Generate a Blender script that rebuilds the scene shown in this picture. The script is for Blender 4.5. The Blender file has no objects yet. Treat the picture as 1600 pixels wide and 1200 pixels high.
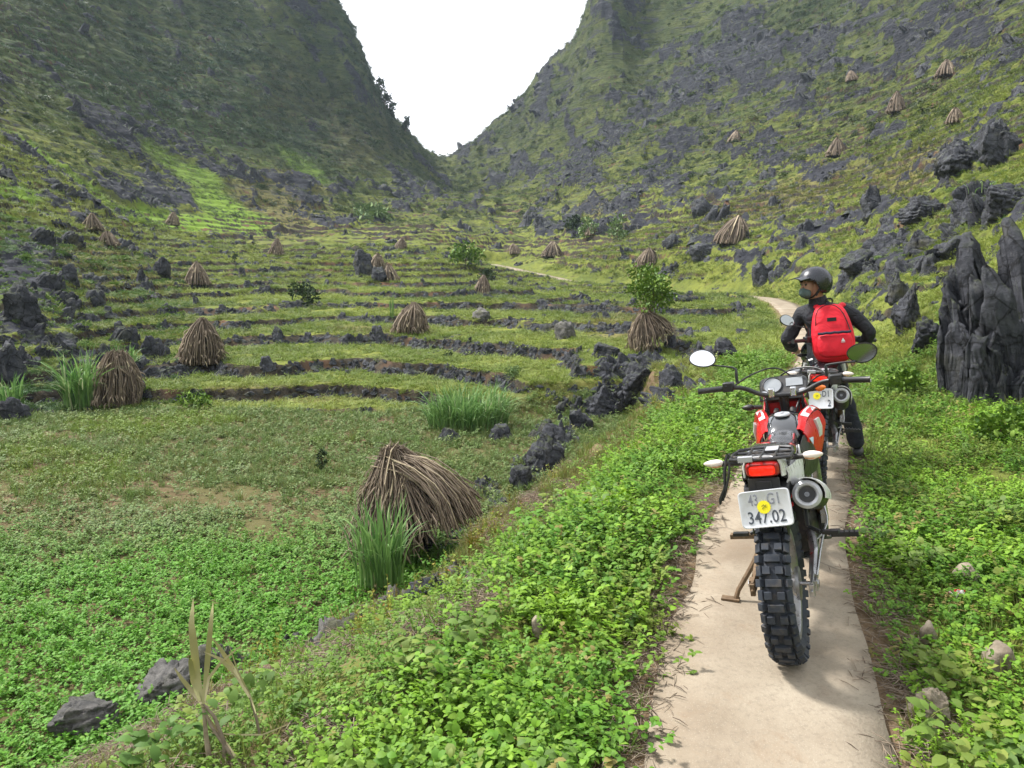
import bpy, bmesh, math, random
import numpy as np
from mathutils import Vector, Matrix, Euler
R = math.radians
SC = bpy.context.scene
# ---------------------------------------------------------------- camera, sky, sun, exposure
CAM_Z = 1.6; PITCH = R(8.6); F = 1164.0
cam_d = bpy.data.cameras.new("camera"); cam = bpy.data.objects.new("camera", cam_d)
SC.collection.objects.link(cam); SC.camera = cam
cam.location = (0, 0, CAM_Z); cam.rotation_euler = (R(90) - PITCH, 0, 0)
cam_d.sensor_width = 36; cam_d.lens = 36 * F / 1600; cam_d.clip_start = 0.05; cam_d.clip_end = 3000
SUN_EL, SUN_AZ = R(52), R(-62)          # azimuth from +Y towards +X
world = bpy.data.worlds.new("World"); SC.world = world; world.use_nodes = True
wn, wl = world.node_tree.nodes, world.node_tree.links
bg = wn["Background"]; sky = wn.new("ShaderNodeTexSky"); sky.sky_type = 'NISHITA'; sky.sun_disc = False
sky.sun_elevation = SUN_EL; sky.sun_rotation = SUN_AZ; sky.altitude = 1200
sky.air_density = 1.0; sky.dust_density = 6.0; sky.ozone_density = 1.0
hs = wn.new("ShaderNodeHueSaturation"); hs.inputs["Saturation"].default_value = 0.25
mx = wn.new("ShaderNodeMix"); mx.data_type = 'RGBA'; mx.inputs[0].default_value = 0.6
mx.inputs[7].default_value = (9.0, 9.15, 9.4, 1)     # even cloud cover
wl.new(sky.outputs[0], hs.inputs["Color"]); wl.new(hs.outputs[0], mx.inputs[6]); wl.new(mx.outputs[2], bg.inputs[0])
bg.inputs[1].default_value = 0.10
sl = bpy.data.lights.new("sun", 'SUN'); sun = bpy.data.objects.new("sun", sl); SC.collection.objects.link(sun)
sl.energy = 3.0; sl.angle = R(8); sl.color = (1.0, 0.965, 0.92)
sd = Vector((math.sin(SUN_AZ) * math.cos(SUN_EL), math.cos(SUN_AZ) * math.cos(SUN_EL), math.sin(SUN_EL)))
sun.rotation_euler = sd.to_track_quat('Z', 'Y').to_euler(); sun.location = (0, 0, 60)
vs = SC.view_settings; vs.view_transform = 'Standard'; vs.look = 'None'; vs.exposure = 1.2; vs.gamma = 1
SC.cycles.max_bounces = 5; SC.cycles.diffuse_bounces = 3; SC.cycles.transparent_max_bounces = 6
SC.cycles.use_denoising = True
rng = np.random.default_rng(7); random.seed(7)

def P(px, py, Y):
    """world point seen at photo pixel px,py (1600x1200) at forward distance Y"""
    dx = (px - 800) / F; dy = -(py - 600) / F
    t = Y / (math.cos(PITCH) + dy * math.sin(PITCH))
    return (t * dx, Y, CAM_Z + t * (-math.sin(PITCH) + dy * math.cos(PITCH)))
def PZ(px, py, z):
    """world point seen at px,py at height z"""
    dx = (px - 800) / F; dy = -(py - 600) / F
    k = -math.sin(PITCH) + dy * math.cos(PITCH); t = (z - CAM_Z) / k
    return (t * dx, t * (math.cos(PITCH) + dy * math.sin(PITCH)), z)

# ---------------------------------------------------------------- helpers
COL = SC.collection
def tag(o, label=None, cat=None, group=None, kind=None):
    if label: o["label"] = label
    if cat: o["category"] = cat
    if group: o["group"] = group
    if kind: o["kind"] = kind
    return o
def link(name, me, mat=None, parent=None):
    o = bpy.data.objects.new(name, me); COL.objects.link(o)
    if mat is not None and hasattr(me, 'materials'):
        for m in (mat if isinstance(mat, (list, tuple)) else [mat]): me.materials.append(m)
    if parent: o.parent = parent
    return o
def empty(name, loc=(0, 0, 0), rot=(0, 0, 0), parent=None):
    o = bpy.data.objects.new(name, None); COL.objects.link(o); o.location = loc; o.rotation_euler = rot
    o.empty_display_size = 0.1
    if parent: o.parent = parent
    return o
def np_mesh(name, V, Fq, n=4, smooth=False):
    """fast mesh from arrays; Fq (m,n) all faces with n corners"""
    me = bpy.data.meshes.new(name); V = np.asarray(V, np.float32); Fq = np.asarray(Fq, np.int32)
    me.vertices.add(len(V)); me.vertices.foreach_set("co", V.ravel())
    m = len(Fq); me.loops.add(m * n); me.loops.foreach_set("vertex_index", Fq.ravel())
    me.polygons.add(m); me.polygons.foreach_set("loop_start", np.arange(0, m * n, n, dtype=np.int32))
    if smooth: me.polygons.foreach_set("use_smooth", np.ones(m, bool))
    me.update(); me.validate(); return me
def vcol(me, name, arr):
    a = me.attributes.new(name, 'FLOAT', 'POINT'); a.data.foreach_set("value", np.asarray(arr, np.float32).ravel())

# numpy noise
def _h(ix, iy, iz, s):
    n = (ix.astype(np.int64) * 374761393 + iy.astype(np.int64) * 668265263 + iz * 2147483647 + s * 974634777) & 0xFFFFFFFF
    n = ((n ^ (n >> 13)) * 1274126177) & 0xFFFFFFFF
    n = ((n ^ (n >> 16)) * 2246822519) & 0xFFFFFFFF
    return ((n ^ (n >> 15)) & 0xFFFFFF) / float(0xFFFFFF)
def vn(x, y, s=0):
    x = np.asarray(x, float); y = np.asarray(y, float)
    ix = np.floor(x).astype(np.int64); iy = np.floor(y).astype(np.int64); fx = x - ix; fy = y - iy
    fx = fx * fx * (3 - 2 * fx); fy = fy * fy * (3 - 2 * fy)
    a = _h(ix, iy, 0, s); b = _h(ix + 1, iy, 0, s); c = _h(ix, iy + 1, 0, s); d = _h(ix + 1, iy + 1, 0, s)
    return (a + (b - a) * fx) * (1 - fy) + (c + (d - c) * fx) * fy
def fbm(x, y, oct=4, s=0, g=0.5):
    v = 0; a = 1; t = 0
    for k in range(oct):
        v = v + a * (vn(x * 2**k + 17.3 * k, y * 2**k - 9.1 * k, s + k) * 2 - 1); t += a; a *= g
    return v / t
def ridge(x, y, oct=4, s=0):
    v = 0; a = 1; t = 0
    for k in range(oct):
        v = v + a * (1 - 2 * np.abs(vn(x * 2**k + 3.7 * k, y * 2**k + 5.9 * k, s + 31 * k) - 0.5) * 1.0); t += a; a *= 0.55
    return v / t        # 0..1, crests near 1
def sst(a, b, x):
    t = np.clip((x - a) / (b - a), 0, 1); return t * t * (3 - 2 * t)
# ---------------------------------------------------------------- air: pale haze that fades the far slopes
hz = bpy.data.meshes.new("haze")
x0, x1, y0, y1, z0_, z1_ = -960, 960, -960, 960, -8, 190
hz.from_pydata([(x, y, z) for x in (x0, x1) for y in (y0, y1) for z in (z0_, z1_)], [], [(0,1,3,2),(4,6,7,5),(0,4,5,1),(2,3,7,6),(0,2,6,4),(1,5,7,3)])
hm = bpy.data.materials.new("haze_air"); hm.use_nodes = True; hn = hm.node_tree.nodes
hn.remove(hn["Principled BSDF"]); pv = hn.new("ShaderNodeVolumePrincipled"); pv.inputs["Color"].default_value = (0.70, 0.85, 1, 1); pv.inputs["Density"].default_value = 0.00034
hm.node_tree.links.new(pv.outputs[0], hn["Material Output"].inputs["Volume"])
ho = link("haze", hz, hm); ho["kind"] = "stuff"; ho["label"] = "thin pale haze filling the valley air"
# ---------------------------------------------------------------- terrain height
CTRL = {
 -500:[(700,11),(600,13),(500,15),(400,18),(300,24),(200,32),(100,45),(0,60),(-150,90)],
 -200:[(660,14),(600,15),(500,18),(400,23),(300,31),(200,45),(100,63),(0,88),(-150,120)],
 0:[(655,16.0),(600,17.2),(500,21),(400,29),(300,42),(200,62),(100,88),(0,115),(-150,150)],
 250:[(640,16.6),(600,18),(560,20.5),(520,24.5),(480,30),(440,38),(400,50),(350,68),(300,84),(200,115),(100,140),(0,162),(-150,185)],
 400:[(640,16.6),(600,18.2),(560,20.8),(520,25),(480,31.5),(440,42),(400,58),(370,76),(340,92),(300,108),(200,138),(100,160),(0,178),(-100,190)],
 500:[(640,16.6),(600,18.3),(560,21),(520,25.4),(480,33),(440,44),(400,62),(370,82),(340,104),(300,126),(200,158),(100,176),(0,190)],
 600:[(640,16.6),(600,18),(560,21),(520,25.4),(480,33.5),(440,45),(400,66),(370,88),(340,114),(300,146),(200,196)],
 692:[(560,20.5),(520,25),(480,34),(440,46),(400,68),(370,90),(340,118),(300,162),(275,206),(258,236)],
 800:[(600,16.5),(560,20),(520,24.5),(480,33),(450,45),(424,72),(400,86),(350,115),(300,150),(250,190),(180,214)],
 900:[(600,14.5),(560,18.5),(520,24),(480,33),(445,58),(420,68),(400,76),(350,98),(300,124),(200,165),(100,190)],
 1000:[(560,16.5),(520,22),(480,33),(458,47),(430,54),(400,62),(350,80),(300,101),(200,140),(100,170),(0,190)],
 1100:[(520,20),(480,31),(462,42),(440,47),(400,54),(350,68),(300,86),(200,123),(100,152),(0,178),(-120,200)],
 1200:[(520,18),(480,31),(440,38),(400,45),(350,56),(300,71),(200,104),(100,133),(0,158),(-150,185)],
 1300:[(560,14),(480,22),(440,30),(400,37),(350,46),(300,58),(200,85),(100,112),(0,138),(-150,170)],
 1400:[(560,11.5),(500,14.5),(450,19),(400,25),(350,32),(300,41),(200,64),(100,90),(0,115),(-150,150)],
 1500:[(560,9),(500,11.5),(450,14.5),(400,18.5),(350,23),(300,29),(200,46),(100,68),(0,90),(-150,125)],
 1600:[(540,8),(480,9.5),(430,11.5),(380,14),(330,17.5),(280,22),(200,32),(100,50),(0,70),(-150,105)],
 1850:[(560,6.5),(460,8),(380,10),(300,14),(200,21),(100,33),(0,50),(-150,85)],
 2300:[(560,5),(460,6),(380,8),(300,10.5),(200,15),(100,22),(0,35),(-150,60)],
}
pts = []
for px, lst in CTRL.items():
    for py, Y in lst:
        x, y, z = P(px, py, Y); pts.append((x / y, math.log(y), (z - CAM_Z) / y))
# ridge lines against the sky, and the ground falling away behind them
for px, py, Y in [(530,0,188),(552,40,190),(575,100,194),(590,130,200),(612,170,205),(640,206,214),(668,234,224),(694,258,238),(706,256,238),(760,200,222),(800,160,214),(835,130,206),(870,75,198),(912,0,190),
                  (500,-80,190),(960,-100,190),(450,-200,200),(1020,-200,200)]:
    x, y, z = P(px, py, Y); pts.append((x / y, math.log(y), (z - CAM_Z) / y))
    for k, dz in ((1.12, 0.80), (1.35, 0.45), (1.8, 0.1)):
        pts.append((x / y, math.log(y * k), (z * dz - CAM_Z) / (y * k)))
for u in (-1.6, -0.8, 0.3, 0.45, 0.7, 1.1, 1.6):
    pts.append((u, math.log(700), 0.05))
    if abs(u) > .5: pts.append((u, math.log(300), 0.28))
pts = np.array(pts)
KU = 2.6
def _phi(r2): return np.sqrt(r2 + 0.01)
_A = np.stack([pts[:, 0] * KU, pts[:, 1]], 1)
_r2 = ((_A[:, None] - _A[None]) ** 2).sum(-1)
_M = _phi(_r2); n_ = len(pts)
_big = np.zeros((n_ + 3, n_ + 3)); _big[:n_, :n_] = _M + np.eye(n_) * -0.004
_pl = np.concatenate([np.ones((n_, 1)), _A], 1); _big[:n_, n_:] = _pl; _big[n_:, :n_] = _pl.T
_w = np.linalg.solve(_big, np.concatenate([pts[:, 2], np.zeros(3)]))
def _base_exact(x, y):
    sh = x.shape; x = x.ravel(); y = np.maximum(y.ravel(), 1.0)
    u = np.clip(x / y, -2.2, 2.2) * KU; v = np.log(y); out = np.zeros_like(u)
    CH = 60000
    for a in range(0, len(u), CH):
        uu = u[a:a+CH]; vv = v[a:a+CH]
        r2 = (uu[:, None] - _A[None, :, 0]) ** 2 + (vv[:, None] - _A[None, :, 1]) ** 2
        out[a:a+CH] = _phi(r2) @ _w[:n_] + _w[n_] + _w[n_+1] * uu + _w[n_+2] * vv
    return (CAM_Z + out * y).reshape(sh)
_ug = np.linspace(-2.2, 2.2, 330); _vg = np.linspace(0.0, math.log(910), 420)
_UU, _VV = np.meshgrid(_ug, _vg); _YY = np.exp(_VV)
_WG = (_base_exact(_UU * _YY, _YY) - CAM_Z) / _YY
def base_far(x, y):
    y = np.maximum(y, 1.0); u = (np.clip(x / y, -2.19, 2.19) + 2.2) / (_ug[1] - _ug[0]); v = np.clip(np.log(y) / (_vg[1] - _vg[0]), 0, 418.99)
    i = v.astype(int); j = u.astype(int); fi = v - i; fj = u - j
    w = (_WG[i, j] * (1 - fj) + _WG[i, j+1] * fj) * (1 - fi) + (_WG[i+1, j] * (1 - fj) + _WG[i+1, j+1] * fj) * fi
    return CAM_Z + w * y
# path centre line (x, y, z)
PATH_PX = [(1212,1400),(1210,1200),(1200,1000),(1207,900),(1222,800),(1243,720),(1262,660),(1278,600),(1283,555),(1268,520)]
path = [(0.55, -3.0, 0.0), (0.62, 0.0, 0.0)] + [PZ(px, py, 0.0) for px, py in PATH_PX]
path += [P(1243, 492, 27), P(1224, 474, 34), P(1200, 466, 40), P(1150, 461, 45), P(1100, 459, 48), P(1050, 457, 52), P(1000, 455, 56), P(950, 447, 60), P(900, 441, 64), P(850, 430, 70), P(800, 419, 77), P(770, 413, 84)]
path = np.array(path)
def resample(pl, step):
    d = np.r_[0, np.cumsum(np.linalg.norm(np.diff(pl, axis=0), axis=1))]
    t = np.arange(0, d[-1], step); out = np.stack([np.interp(t, d, pl[:, k]) for k in range(pl.shape[1])], 1)
    for _ in range(int(0.8 / step) * 2):   # smooth
        out[1:-1] = (out[:-2] + 2 * out[1:-1] + out[2:]) / 4
    return out
path_r = resample(path, 0.2)
def dist_poly(x, y, pl, maxd=None):
    """distance, signed side (+ = right of travel direction), z at the nearest point"""
    best = np.full(x.shape, 1e9); side = np.zeros(x.shape); zz = np.zeros(x.shape)
    for a, b in zip(pl[:-1], pl[1:]):
        dx, dy = b[0] - a[0], b[1] - a[1]; L2 = dx * dx + dy * dy + 1e-9
        t = np.clip(((x - a[0]) * dx + (y - a[1]) * dy) / L2, 0, 1)
        qx, qy = a[0] + t * dx, a[1] + t * dy; d = np.hypot(x - qx, y - qy)
        m = d < best; best = np.where(m, d, best)
        s = np.sign((x - a[0]) * dy - (y - a[1]) * dx); side = np.where(m, s, side)
        if len(a) > 2: zz = np.where(m, a[2] + t * (b[2] - a[2]), zz)
    return best, side, zz
path_c = path_r[::5]
EDGE = np.array([(-9, -3), (-4.5, 0.8), (-2.9, 2.6), (-1.95, 4.0), (-0.75, 5.5), (0.25, 7.7), (1.2, 9.9), (2.2, 11.6), (3.0, 14.0), (3.2, 18.0)])
FIELD_Z = -1.5
def near_h(x, y):
    d, s, _ = dist_poly(x, y, EDGE); sd_ = d * s           # + right of the edge (bank side)
    w = 0.25 * fbm(x * 1.3, y * 1.3, 3, 5)
    sdw = sd_ + w * 0.6
    dp, sp, _ = dist_poly(x, y, path_c); sdp = dp * sp      # + right of path
    bank_top = -0.95 + 0.04 * (y - 3)
    bank = bank_top + (0.0 - bank_top) * sst(0.0, 1.9, sdw) * 1.0
    z = np.where(sdw > 0, bank, FIELD_Z + (bank_top - FIELD_Z) * sst(-0.55, 0.05, sdw))
    field = FIELD_Z + 0.05 * fbm(x * .5, y * .5, 3, 9)
    z = np.where(sdw < -0.5, field, z)
    right = np.maximum(sdp - 0.5, 0)
    z = np.where(sdp > 0.45, 0.05 * right + 0.1 * sst(1.2, 2.6, right) + 0.22 * np.maximum(right - 2.2, 0), z)
    return z, sdw, sdp
# terracing
def t_idx(z): return np.log1p(np.maximum(0.035 * (z + 1.5) / 0.31, -0.9)) / 0.035
def t_inv(i): return np.expm1(i * 0.035) * 0.31 / 0.035 - 1.5
def px_of(x, y, z):
    f = y * math.cos(PITCH) - (z - CAM_Z) * math.sin(PITCH); f = np.maximum(f, 0.1)
    up = y * math.sin(PITCH) + (z - CAM_Z) * math.cos(PITCH)
    return 800 + F * x / f, 600 - F * up / f
def blob(px, py, cx, cy, rx, ry, ang=0, soft=0.5):
    c, s = math.cos(R(ang)), math.sin(R(ang)); dx, dy = px - cx, py - cy
    u = (dx * c + dy * s) / rx; v = (-dx * s + dy * c) / ry
    return 1 - sst(1 - soft, 1 + soft, np.hypot(u, v))
# areas known from the photograph, given where they lie on the hillside
ROCKY = [(200,290,170,32,24),(330,300,80,28,35),(60,180,90,30,30),(180,210,140,18,30),(1180,110,90,85,-30),(1300,80,160,40,-25),(1090,255,90,42,-12),(700,240,60,14,0),(960,200,150,30,-35),(870,250,120,22,-25),
         (1450,60,150,22,-18),(1390,330,70,18,-10),(1530,270,80,60,-30),(1440,400,130,50,-30),(1560,420,70,170,0),(1150,380,110,28,-8),(1060,150,80,20,-35),(560,110,30,70,-20),(640,190,40,25,40),
         (40,470,60,80,0),(60,380,60,40,20),(500,300,80,20,10),(620,290,90,20,0),(880,350,60,15,-20),(1000,60,60,60,-40),(900,330,90,12,-15),(1340,420,60,30,-20),(820,365,70,12,-5),(1540,150,60,20,-20)]
LIME = [(100,265,100,7,32),(40,215,50,9,35),(290,270,85,15,30),(350,320,50,22,30),(470,262,52,13,33),(380,345,60,12,5),(220,330,60,12,10),(30,300,40,16,10),(300,345,90,14,5)]
DRY = [(430,320,80,50,0),(560,210,60,60,0),(930,330,40,8,-5),(160,420,120,40,10),(480,150,80,40,10),(980,500,60,25,0),(1250,300,160,20,-20),(600,510,80,8,0),(450,610,120,8,0),(1420,260,60,30,-30)]
GREENDK = [(250,100,280,110,15),(520,130,120,140,-10),(430,190,180,60,10),(1250,20,60,20,-20),(60,620,90,60,0),(30,420,60,60,0)]
def masks(x, y, z):
    px, py = px_of(x, y, z); wx = 18 * fbm(x * .08, y * .08 , 3, 71); wy = 14 * fbm(x * .09, y * .09 + z * .05, 3, 72)
    qx, qy = px + wx, py + wy
    rk = np.zeros_like(x); lm = rk.copy(); dr = rk.copy(); gd = rk.copy()
    for a in ROCKY: rk = np.maximum(rk, blob(qx, qy, *a))
    for a in LIME: lm = np.maximum(lm, blob(qx, qy, *a, soft=0.3))
    for a in DRY: dr = np.maximum(dr, blob(qx, qy, *a))
    for a in GREENDK: gd = np.maximum(gd, blob(qx, qy, *a))
    fr = y > 12
    return rk * fr, lm * fr, dr * fr, gd * fr, px, py

def corner_soil(x, y): return 1 - sst(.6, 1.25, np.hypot((x + 2.25) / 1.0, (y - 3.35) / .55) + .5 * fbm(x * 2.2, y * 2.2, 3, 79))
def full_height(x, y, want=False):
    far = base_far(x, y)
    nz, sdw, sdp = near_h(x, y)
    fieldish = sdw < 0
    # the field runs to y = 16.6; the bank side hands over to the slope between 9 and 14 m
    k = np.where(fieldish, sst(15.6, 17.0, y + 0.5 * fbm(x * .3, y * .3, 2, 44)), sst(8.0, 13.5, y))
    kx = sst(6.0, 8.5, x) ; k = np.maximum(k, kx * sst(3, 6, y)); k = np.maximum(k, sst(-13, -16, x) * sst(9, 13, y))
    base = nz * (1 - k) + far * k
    rk, lm, dr, gd, px, py = masks(x, y, base)
    dist = np.hypot(x, y)
    # large scale relief (noise follows the height too, so steep faces do not streak)
    bx = x + .55 * np.maximum(base, 0); by = y + .8 * np.maximum(base, 0)
    base = base + k * (0.010 * dist) * fbm(bx * 0.06, by * 0.06, 4, 3) * sst(14, 40, dist)
    # terraces
    T = k * sst(15, 17, y) * (1 - sst(150, 200, y)) * (1 - 0.30 * sst(5, 14, base)) * (1 - 0.35 * sst(30, 60, base)) * (1 - 0.45 * rk)
    patchy = fbm(x * 0.11, y * 0.11, 3, 21)
    T = T * (0.7 + 0.3 * sst(-0.4, 0.15, patchy))
    T = T * (1 - 0.5 * sst(1350, 1600, px) * (y < 25))
    zz = base + (0.10 + 0.006 * dist) * fbm(x * 0.16, y * 0.16, 3, 33) + 0.06 * fbm(x * 1.1, y * 1.1, 2, 34)
    zz = zz + 0.30 * fbm(x * .05, y * .07, 2, 35) * sst(20, 30, y)
    i = t_idx(zz); fr = i - np.floor(i)
    T = T * np.maximum(.62 + .38 * sst(-.34, -.06, fbm(x * .10 + np.floor(i) * 3.7, y * .10 + np.floor(i) * 1.9, 3, 36)), 1 - sst(18.5, 20, y))
    edge = 0.86 - 0.06 * sst(30, 100, dist)
    st = np.where(fr < edge, 0.04 * fr / edge, 0.04 + 0.96 * sst(edge, 1.0, fr))
    tz = t_inv(np.floor(i) + st) - (zz - base)*0.0
    riser = T * sst(edge - 0.02, edge + 0.03, fr) * (1 - sst(0.985, 1.0, fr))
    h = base + T * (tz - base)
    # rock relief
    sc = 0.45 / (1 + dist * 0.012)
    wx = bx + 1.5 * fbm(bx * .3, by * .3, 2, 90); wy = by + 1.5 * fbm(bx * .3, by * .3, 2, 91)
    rn = ridge(wx * sc, wy * sc * 0.6, 5, 50)
    vis = np.clip(dist / 60, 0.25, 2.2)
    fsc = 1 / (1 + dist * .015)
    bare = sst(0.635, 0.79, rn + 0.13 * rk - 0.05 + 0.20 * fbm(bx * .9 * fsc, by * .9 * fsc, 4, 52) - 0.12 * lm - 0.06 * gd - 0.035 * (px > 950) * (py > 120))
    bare = bare * k * sst(13, 20, dist) * (1 - 0.9 * lm)
    bare = bare * np.where((py > 360) & (px < 1150), 0.35 + 0.65 * rk, 1)
    h = h + bare * vis * (0.45 + 0.5 * fbm(bx * 1.7 / (1 + dist * .01), by * 1.7 / (1 + dist * .01), 4, 55)) * 0.9
    # small bumps
    h = h + k * (0.04 + 0.0022 * dist) * fbm(bx * 2.2 / (1 + dist * .015), by * 2.2 / (1 + dist * .015), 4, 60) * (1 - 0.6 * T)
    h = h + k * sst(45, 110, dist) * (0.012 * dist) * (ridge(bx * .16, by * .16, 4, 64) - .6) * (1 - .8 * lm)
    h = h + 0.03 * fbm(x * 3, y * 3, 3, 61) * (1 - k)
    # path bed
    dp, sp, pz = dist_poly(x, y, path_c)
    wp = 1 - sst(0.52, 0.52 + 0.9 + 0.035 * dist, dp)
    inr = (y < 86)
    h = np.where(inr, h * (1 - wp) + (pz - 0.035) * wp, h)
    bare = bare * (1 - wp); riser = riser * (1 - wp)
    if not want: return h
    return h, dict(rock=np.clip(bare + 0.0, 0, 1), riser=riser, lime=lm, dry=dr, dark=gd, dp=dp, sdp=sdp, sdw=sdw, k=k, px=px, py=py)

# polar sheet round the place: fine where the valley opens, coarse behind
na = 1150
az = np.concatenate([np.linspace(-math.pi, R(-48), 60, endpoint=False), np.linspace(R(-48), R(48), na), np.linspace(R(48), math.pi, 61)[1:]])
rr = np.concatenate([np.array([0.25, 0.6, 0.9]), np.exp(np.linspace(math.log(1.1), math.log(12), 230, endpoint=False)),
                     np.exp(np.linspace(math.log(12), math.log(60), 400, endpoint=False)),
                     np.exp(np.linspace(math.log(60), math.log(270), 420, endpoint=False)), np.exp(np.linspace(math.log(270), math.log(900), 40))])
A_, R_ = np.meshgrid(az, rr)
GX = R_ * np.sin(A_); GY = R_ * np.cos(A_)
front = GY > 1.2
GH, AT = full_height(GX, np.where(front, GY, np.maximum(GY, 1.2)), True)
# behind the camera: let the ground run on quietly
bh = near_h(GX, GY)[0]
side_rise = np.clip(np.abs(GX) - 8, 0, None) * 0.5
q = sst(4.0, 0.5, GY) if False else 1 - sst(0.5, 4.0, GY)
GH = GH * (1 - q) + (np.clip(bh, -1.6, 4) + np.minimum(side_rise, 60)) * q
GH = np.minimum(GH, 160)
m_, n2 = GX.shape
V = np.stack([GX, GY, GH], -1).reshape(-1, 3)
idx = np.arange(m_ * n2).reshape(m_, n2)
Q = np.stack([idx[:-1, :-1], idx[:-1, 1:], idx[1:, 1:], idx[1:, :-1]], -1).reshape(-1, 4)[:, ::-1]
terr_me = np_mesh("terrain", V, Q, 4, True)
for k_ in ("rock", "riser", "lime", "dry", "dark"): vcol(terr_me, k_, AT[k_])
fieldm = (1 - sst(-0.55, -0.25, AT["sdw"])) * (1 - AT["k"]); vcol(terr_me, "field", fieldm)
_lz = (AT["sdw"] * 1.15 + .5 * fbm(GX * .9, GY * .9, 3, 303) - .42 * np.maximum(5.8 - GY, 0))
_lz = (1 - sst(.7, 1.3, _lz)) * sst(-.7, -.3, AT["sdw"]) * (AT["sdp"] < 0) * (1 - AT["k"]) * sst(-.45, .0, fbm(GX * 1.7, GY * 1.7, 3, 78))
vcol(terr_me, "verge", np.maximum(np.maximum(corner_soil(GX, GY), 0), np.maximum(1 - sst(0.40, 0.85, AT["dp"] + 0.15 * fbm(GX * 3, GY * 3, 3, 77)), _lz)))
from mathutils.bvhtree import BVHTree
# height look-up on the built sheet
_la = az; _lr = np.log(rr)
def gz(x, y):
    """height of the built sheet (bilinear in its own grid)"""
    x = np.atleast_1d(np.asarray(x, float)); y = np.atleast_1d(np.asarray(y, float))
    a = np.arctan2(x, y); r = np.log(np.maximum(np.hypot(x, y), 0.26))
    i = np.clip(np.searchsorted(_lr, r) - 1, 0, len(_lr) - 2); j = np.clip(np.searchsorted(_la, a) - 1, 0, len(_la) - 2)
    fr_ = np.clip((r - _lr[i]) / (_lr[i+1] - _lr[i]), 0, 1); fa = np.clip((a - _la[j]) / (_la[j+1] - _la[j]), 0, 1)
    return (GH[i, j] * (1 - fa) + GH[i, j+1] * fa) * (1 - fr_) + (GH[i+1, j] * (1 - fa) + GH[i+1, j+1] * fa) * fr_
def gattr(name, x, y):
    x = np.atleast_1d(np.asarray(x, float)); y = np.atleast_1d(np.asarray(y, float))
    a = np.arctan2(x, y); r = np.log(np.maximum(np.hypot(x, y), 0.26))
    i = np.clip(np.searchsorted(_lr, r), 0, len(_lr) - 1); j = np.clip(np.searchsorted(_la, a), 0, len(_la) - 1)
    return AT[name][i, j]
def ground_at(px, py, y0=2.0, y1=260.0):
    """first ground point met looking through photo pixel px,py"""
    ys = np.exp(np.linspace(math.log(y0), math.log(y1), 1500)); dx = (px - 800) / F; dy = -(py - 600) / F
    t = ys / (math.cos(PITCH) + dy * math.sin(PITCH)); x = t * dx; z = CAM_Z + t * (-math.sin(PITCH) + dy * math.cos(PITCH))
    g = gz(x, ys); hit = np.nonzero(g >= z)[0]
    k = hit[0] if len(hit) else -1
    return Vector((x[k], ys[k], g[k]))
# ---------------------------------------------------------------- node helpers and ground materials
class NT:
    def __init__(s, name):
        s.m = bpy.data.materials.new(name); s.m.use_nodes = True; s.n = s.m.node_tree.nodes; s.l = s.m.node_tree.links
        s.b = s.n["Principled BSDF"]
    def set(s, sock, v):
        if isinstance(v, bpy.types.NodeSocket): s.l.new(v, sock)
        elif isinstance(v, (tuple, list)): sock.default_value = tuple(v) + ((1,) if len(v) == 3 and len(sock.default_value) == 4 else ())
        else: sock.default_value = v
    def attr(s, name, kind='GEOMETRY'):
        a = s.n.new("ShaderNodeAttribute"); a.attribute_name = name; a.attribute_type = kind; return a.outputs["Fac"]
    def noise(s, scale, detail=3, rough=0.55, vec=None, dist=0):
        n = s.n.new("ShaderNodeTexNoise"); n.inputs["Scale"].default_value = scale; n.inputs["Detail"].default_value = detail
        n.inputs["Roughness"].default_value = rough; n.inputs["Distortion"].default_value = dist
        if vec is None: vec = s.pos()
        s.l.new(vec, n.inputs["Vector"]); return n.outputs[0]
    def vor(s, scale, feat='F1', vec=None):
        n = s.n.new("ShaderNodeTexVoronoi"); n.inputs["Scale"].default_value = scale; n.feature = feat
        s.l.new(vec if vec is not None else s.pos(), n.inputs["Vector"]); return n.outputs["Distance"]
    def pos(s):
        if not hasattr(s, "_p"): s._g = s.n.new("ShaderNodeNewGeometry"); s._p = s._g.outputs["Position"]
        return s._p
    def obj(s):
        if not hasattr(s, "_o"): s._o = s.n.new("ShaderNodeTexCoord").outputs["Object"]
        return s._o
    def scalev(s, v, sc):
        m = s.n.new("ShaderNodeMapping"); m.inputs["Scale"].default_value = sc; s.l.new(v, m.inputs["Vector"]); return m.outputs[0]
    def mix(s, f, a, b, mode='MIX'):
        m = s.n.new("ShaderNodeMix"); m.data_type = 'RGBA'; m.blend_type = mode
        s.set(m.inputs[0], f); s.set(m.inputs[6], a); s.set(m.inputs[7], b); return m.outputs[2]
    def ramp(s, f, lo, hi, a=0.0, b=1.0):
        m = s.n.new("ShaderNodeMapRange"); m.clamp = True
        s.set(m.inputs[0], f); m.inputs[1].default_value = lo; m.inputs[2].default_value = hi; m.inputs[3].default_value = a; m.inputs[4].default_value = b
        return m.outputs[0]
    def math(s, op, a, b=0.0):
        m = s.n.new("ShaderNodeMath"); m.operation = op; s.set(m.inputs[0], a); s.set(m.inputs[1], b); return m.outputs[0]
    def bump(s, h, strength=0.5, dist=0.02):
        b = s.n.new("ShaderNodeBump"); b.inputs["Strength"].default_value = strength; b.inputs["Distance"].default_value = dist
        s.l.new(h, b.inputs["Height"]); s.l.new(b.outputs[0], s.b.inputs["Normal"]); return b
    def out(s, col, rough=0.8, metal=0.0, spec=0.3):
        s.set(s.b.inputs["Base Color"], col); s.set(s.b.inputs["Roughness"], rough); s.set(s.b.inputs["Metallic"], metal)
        s.set(s.b.inputs["Specular IOR Level"], spec); return s.m
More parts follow.
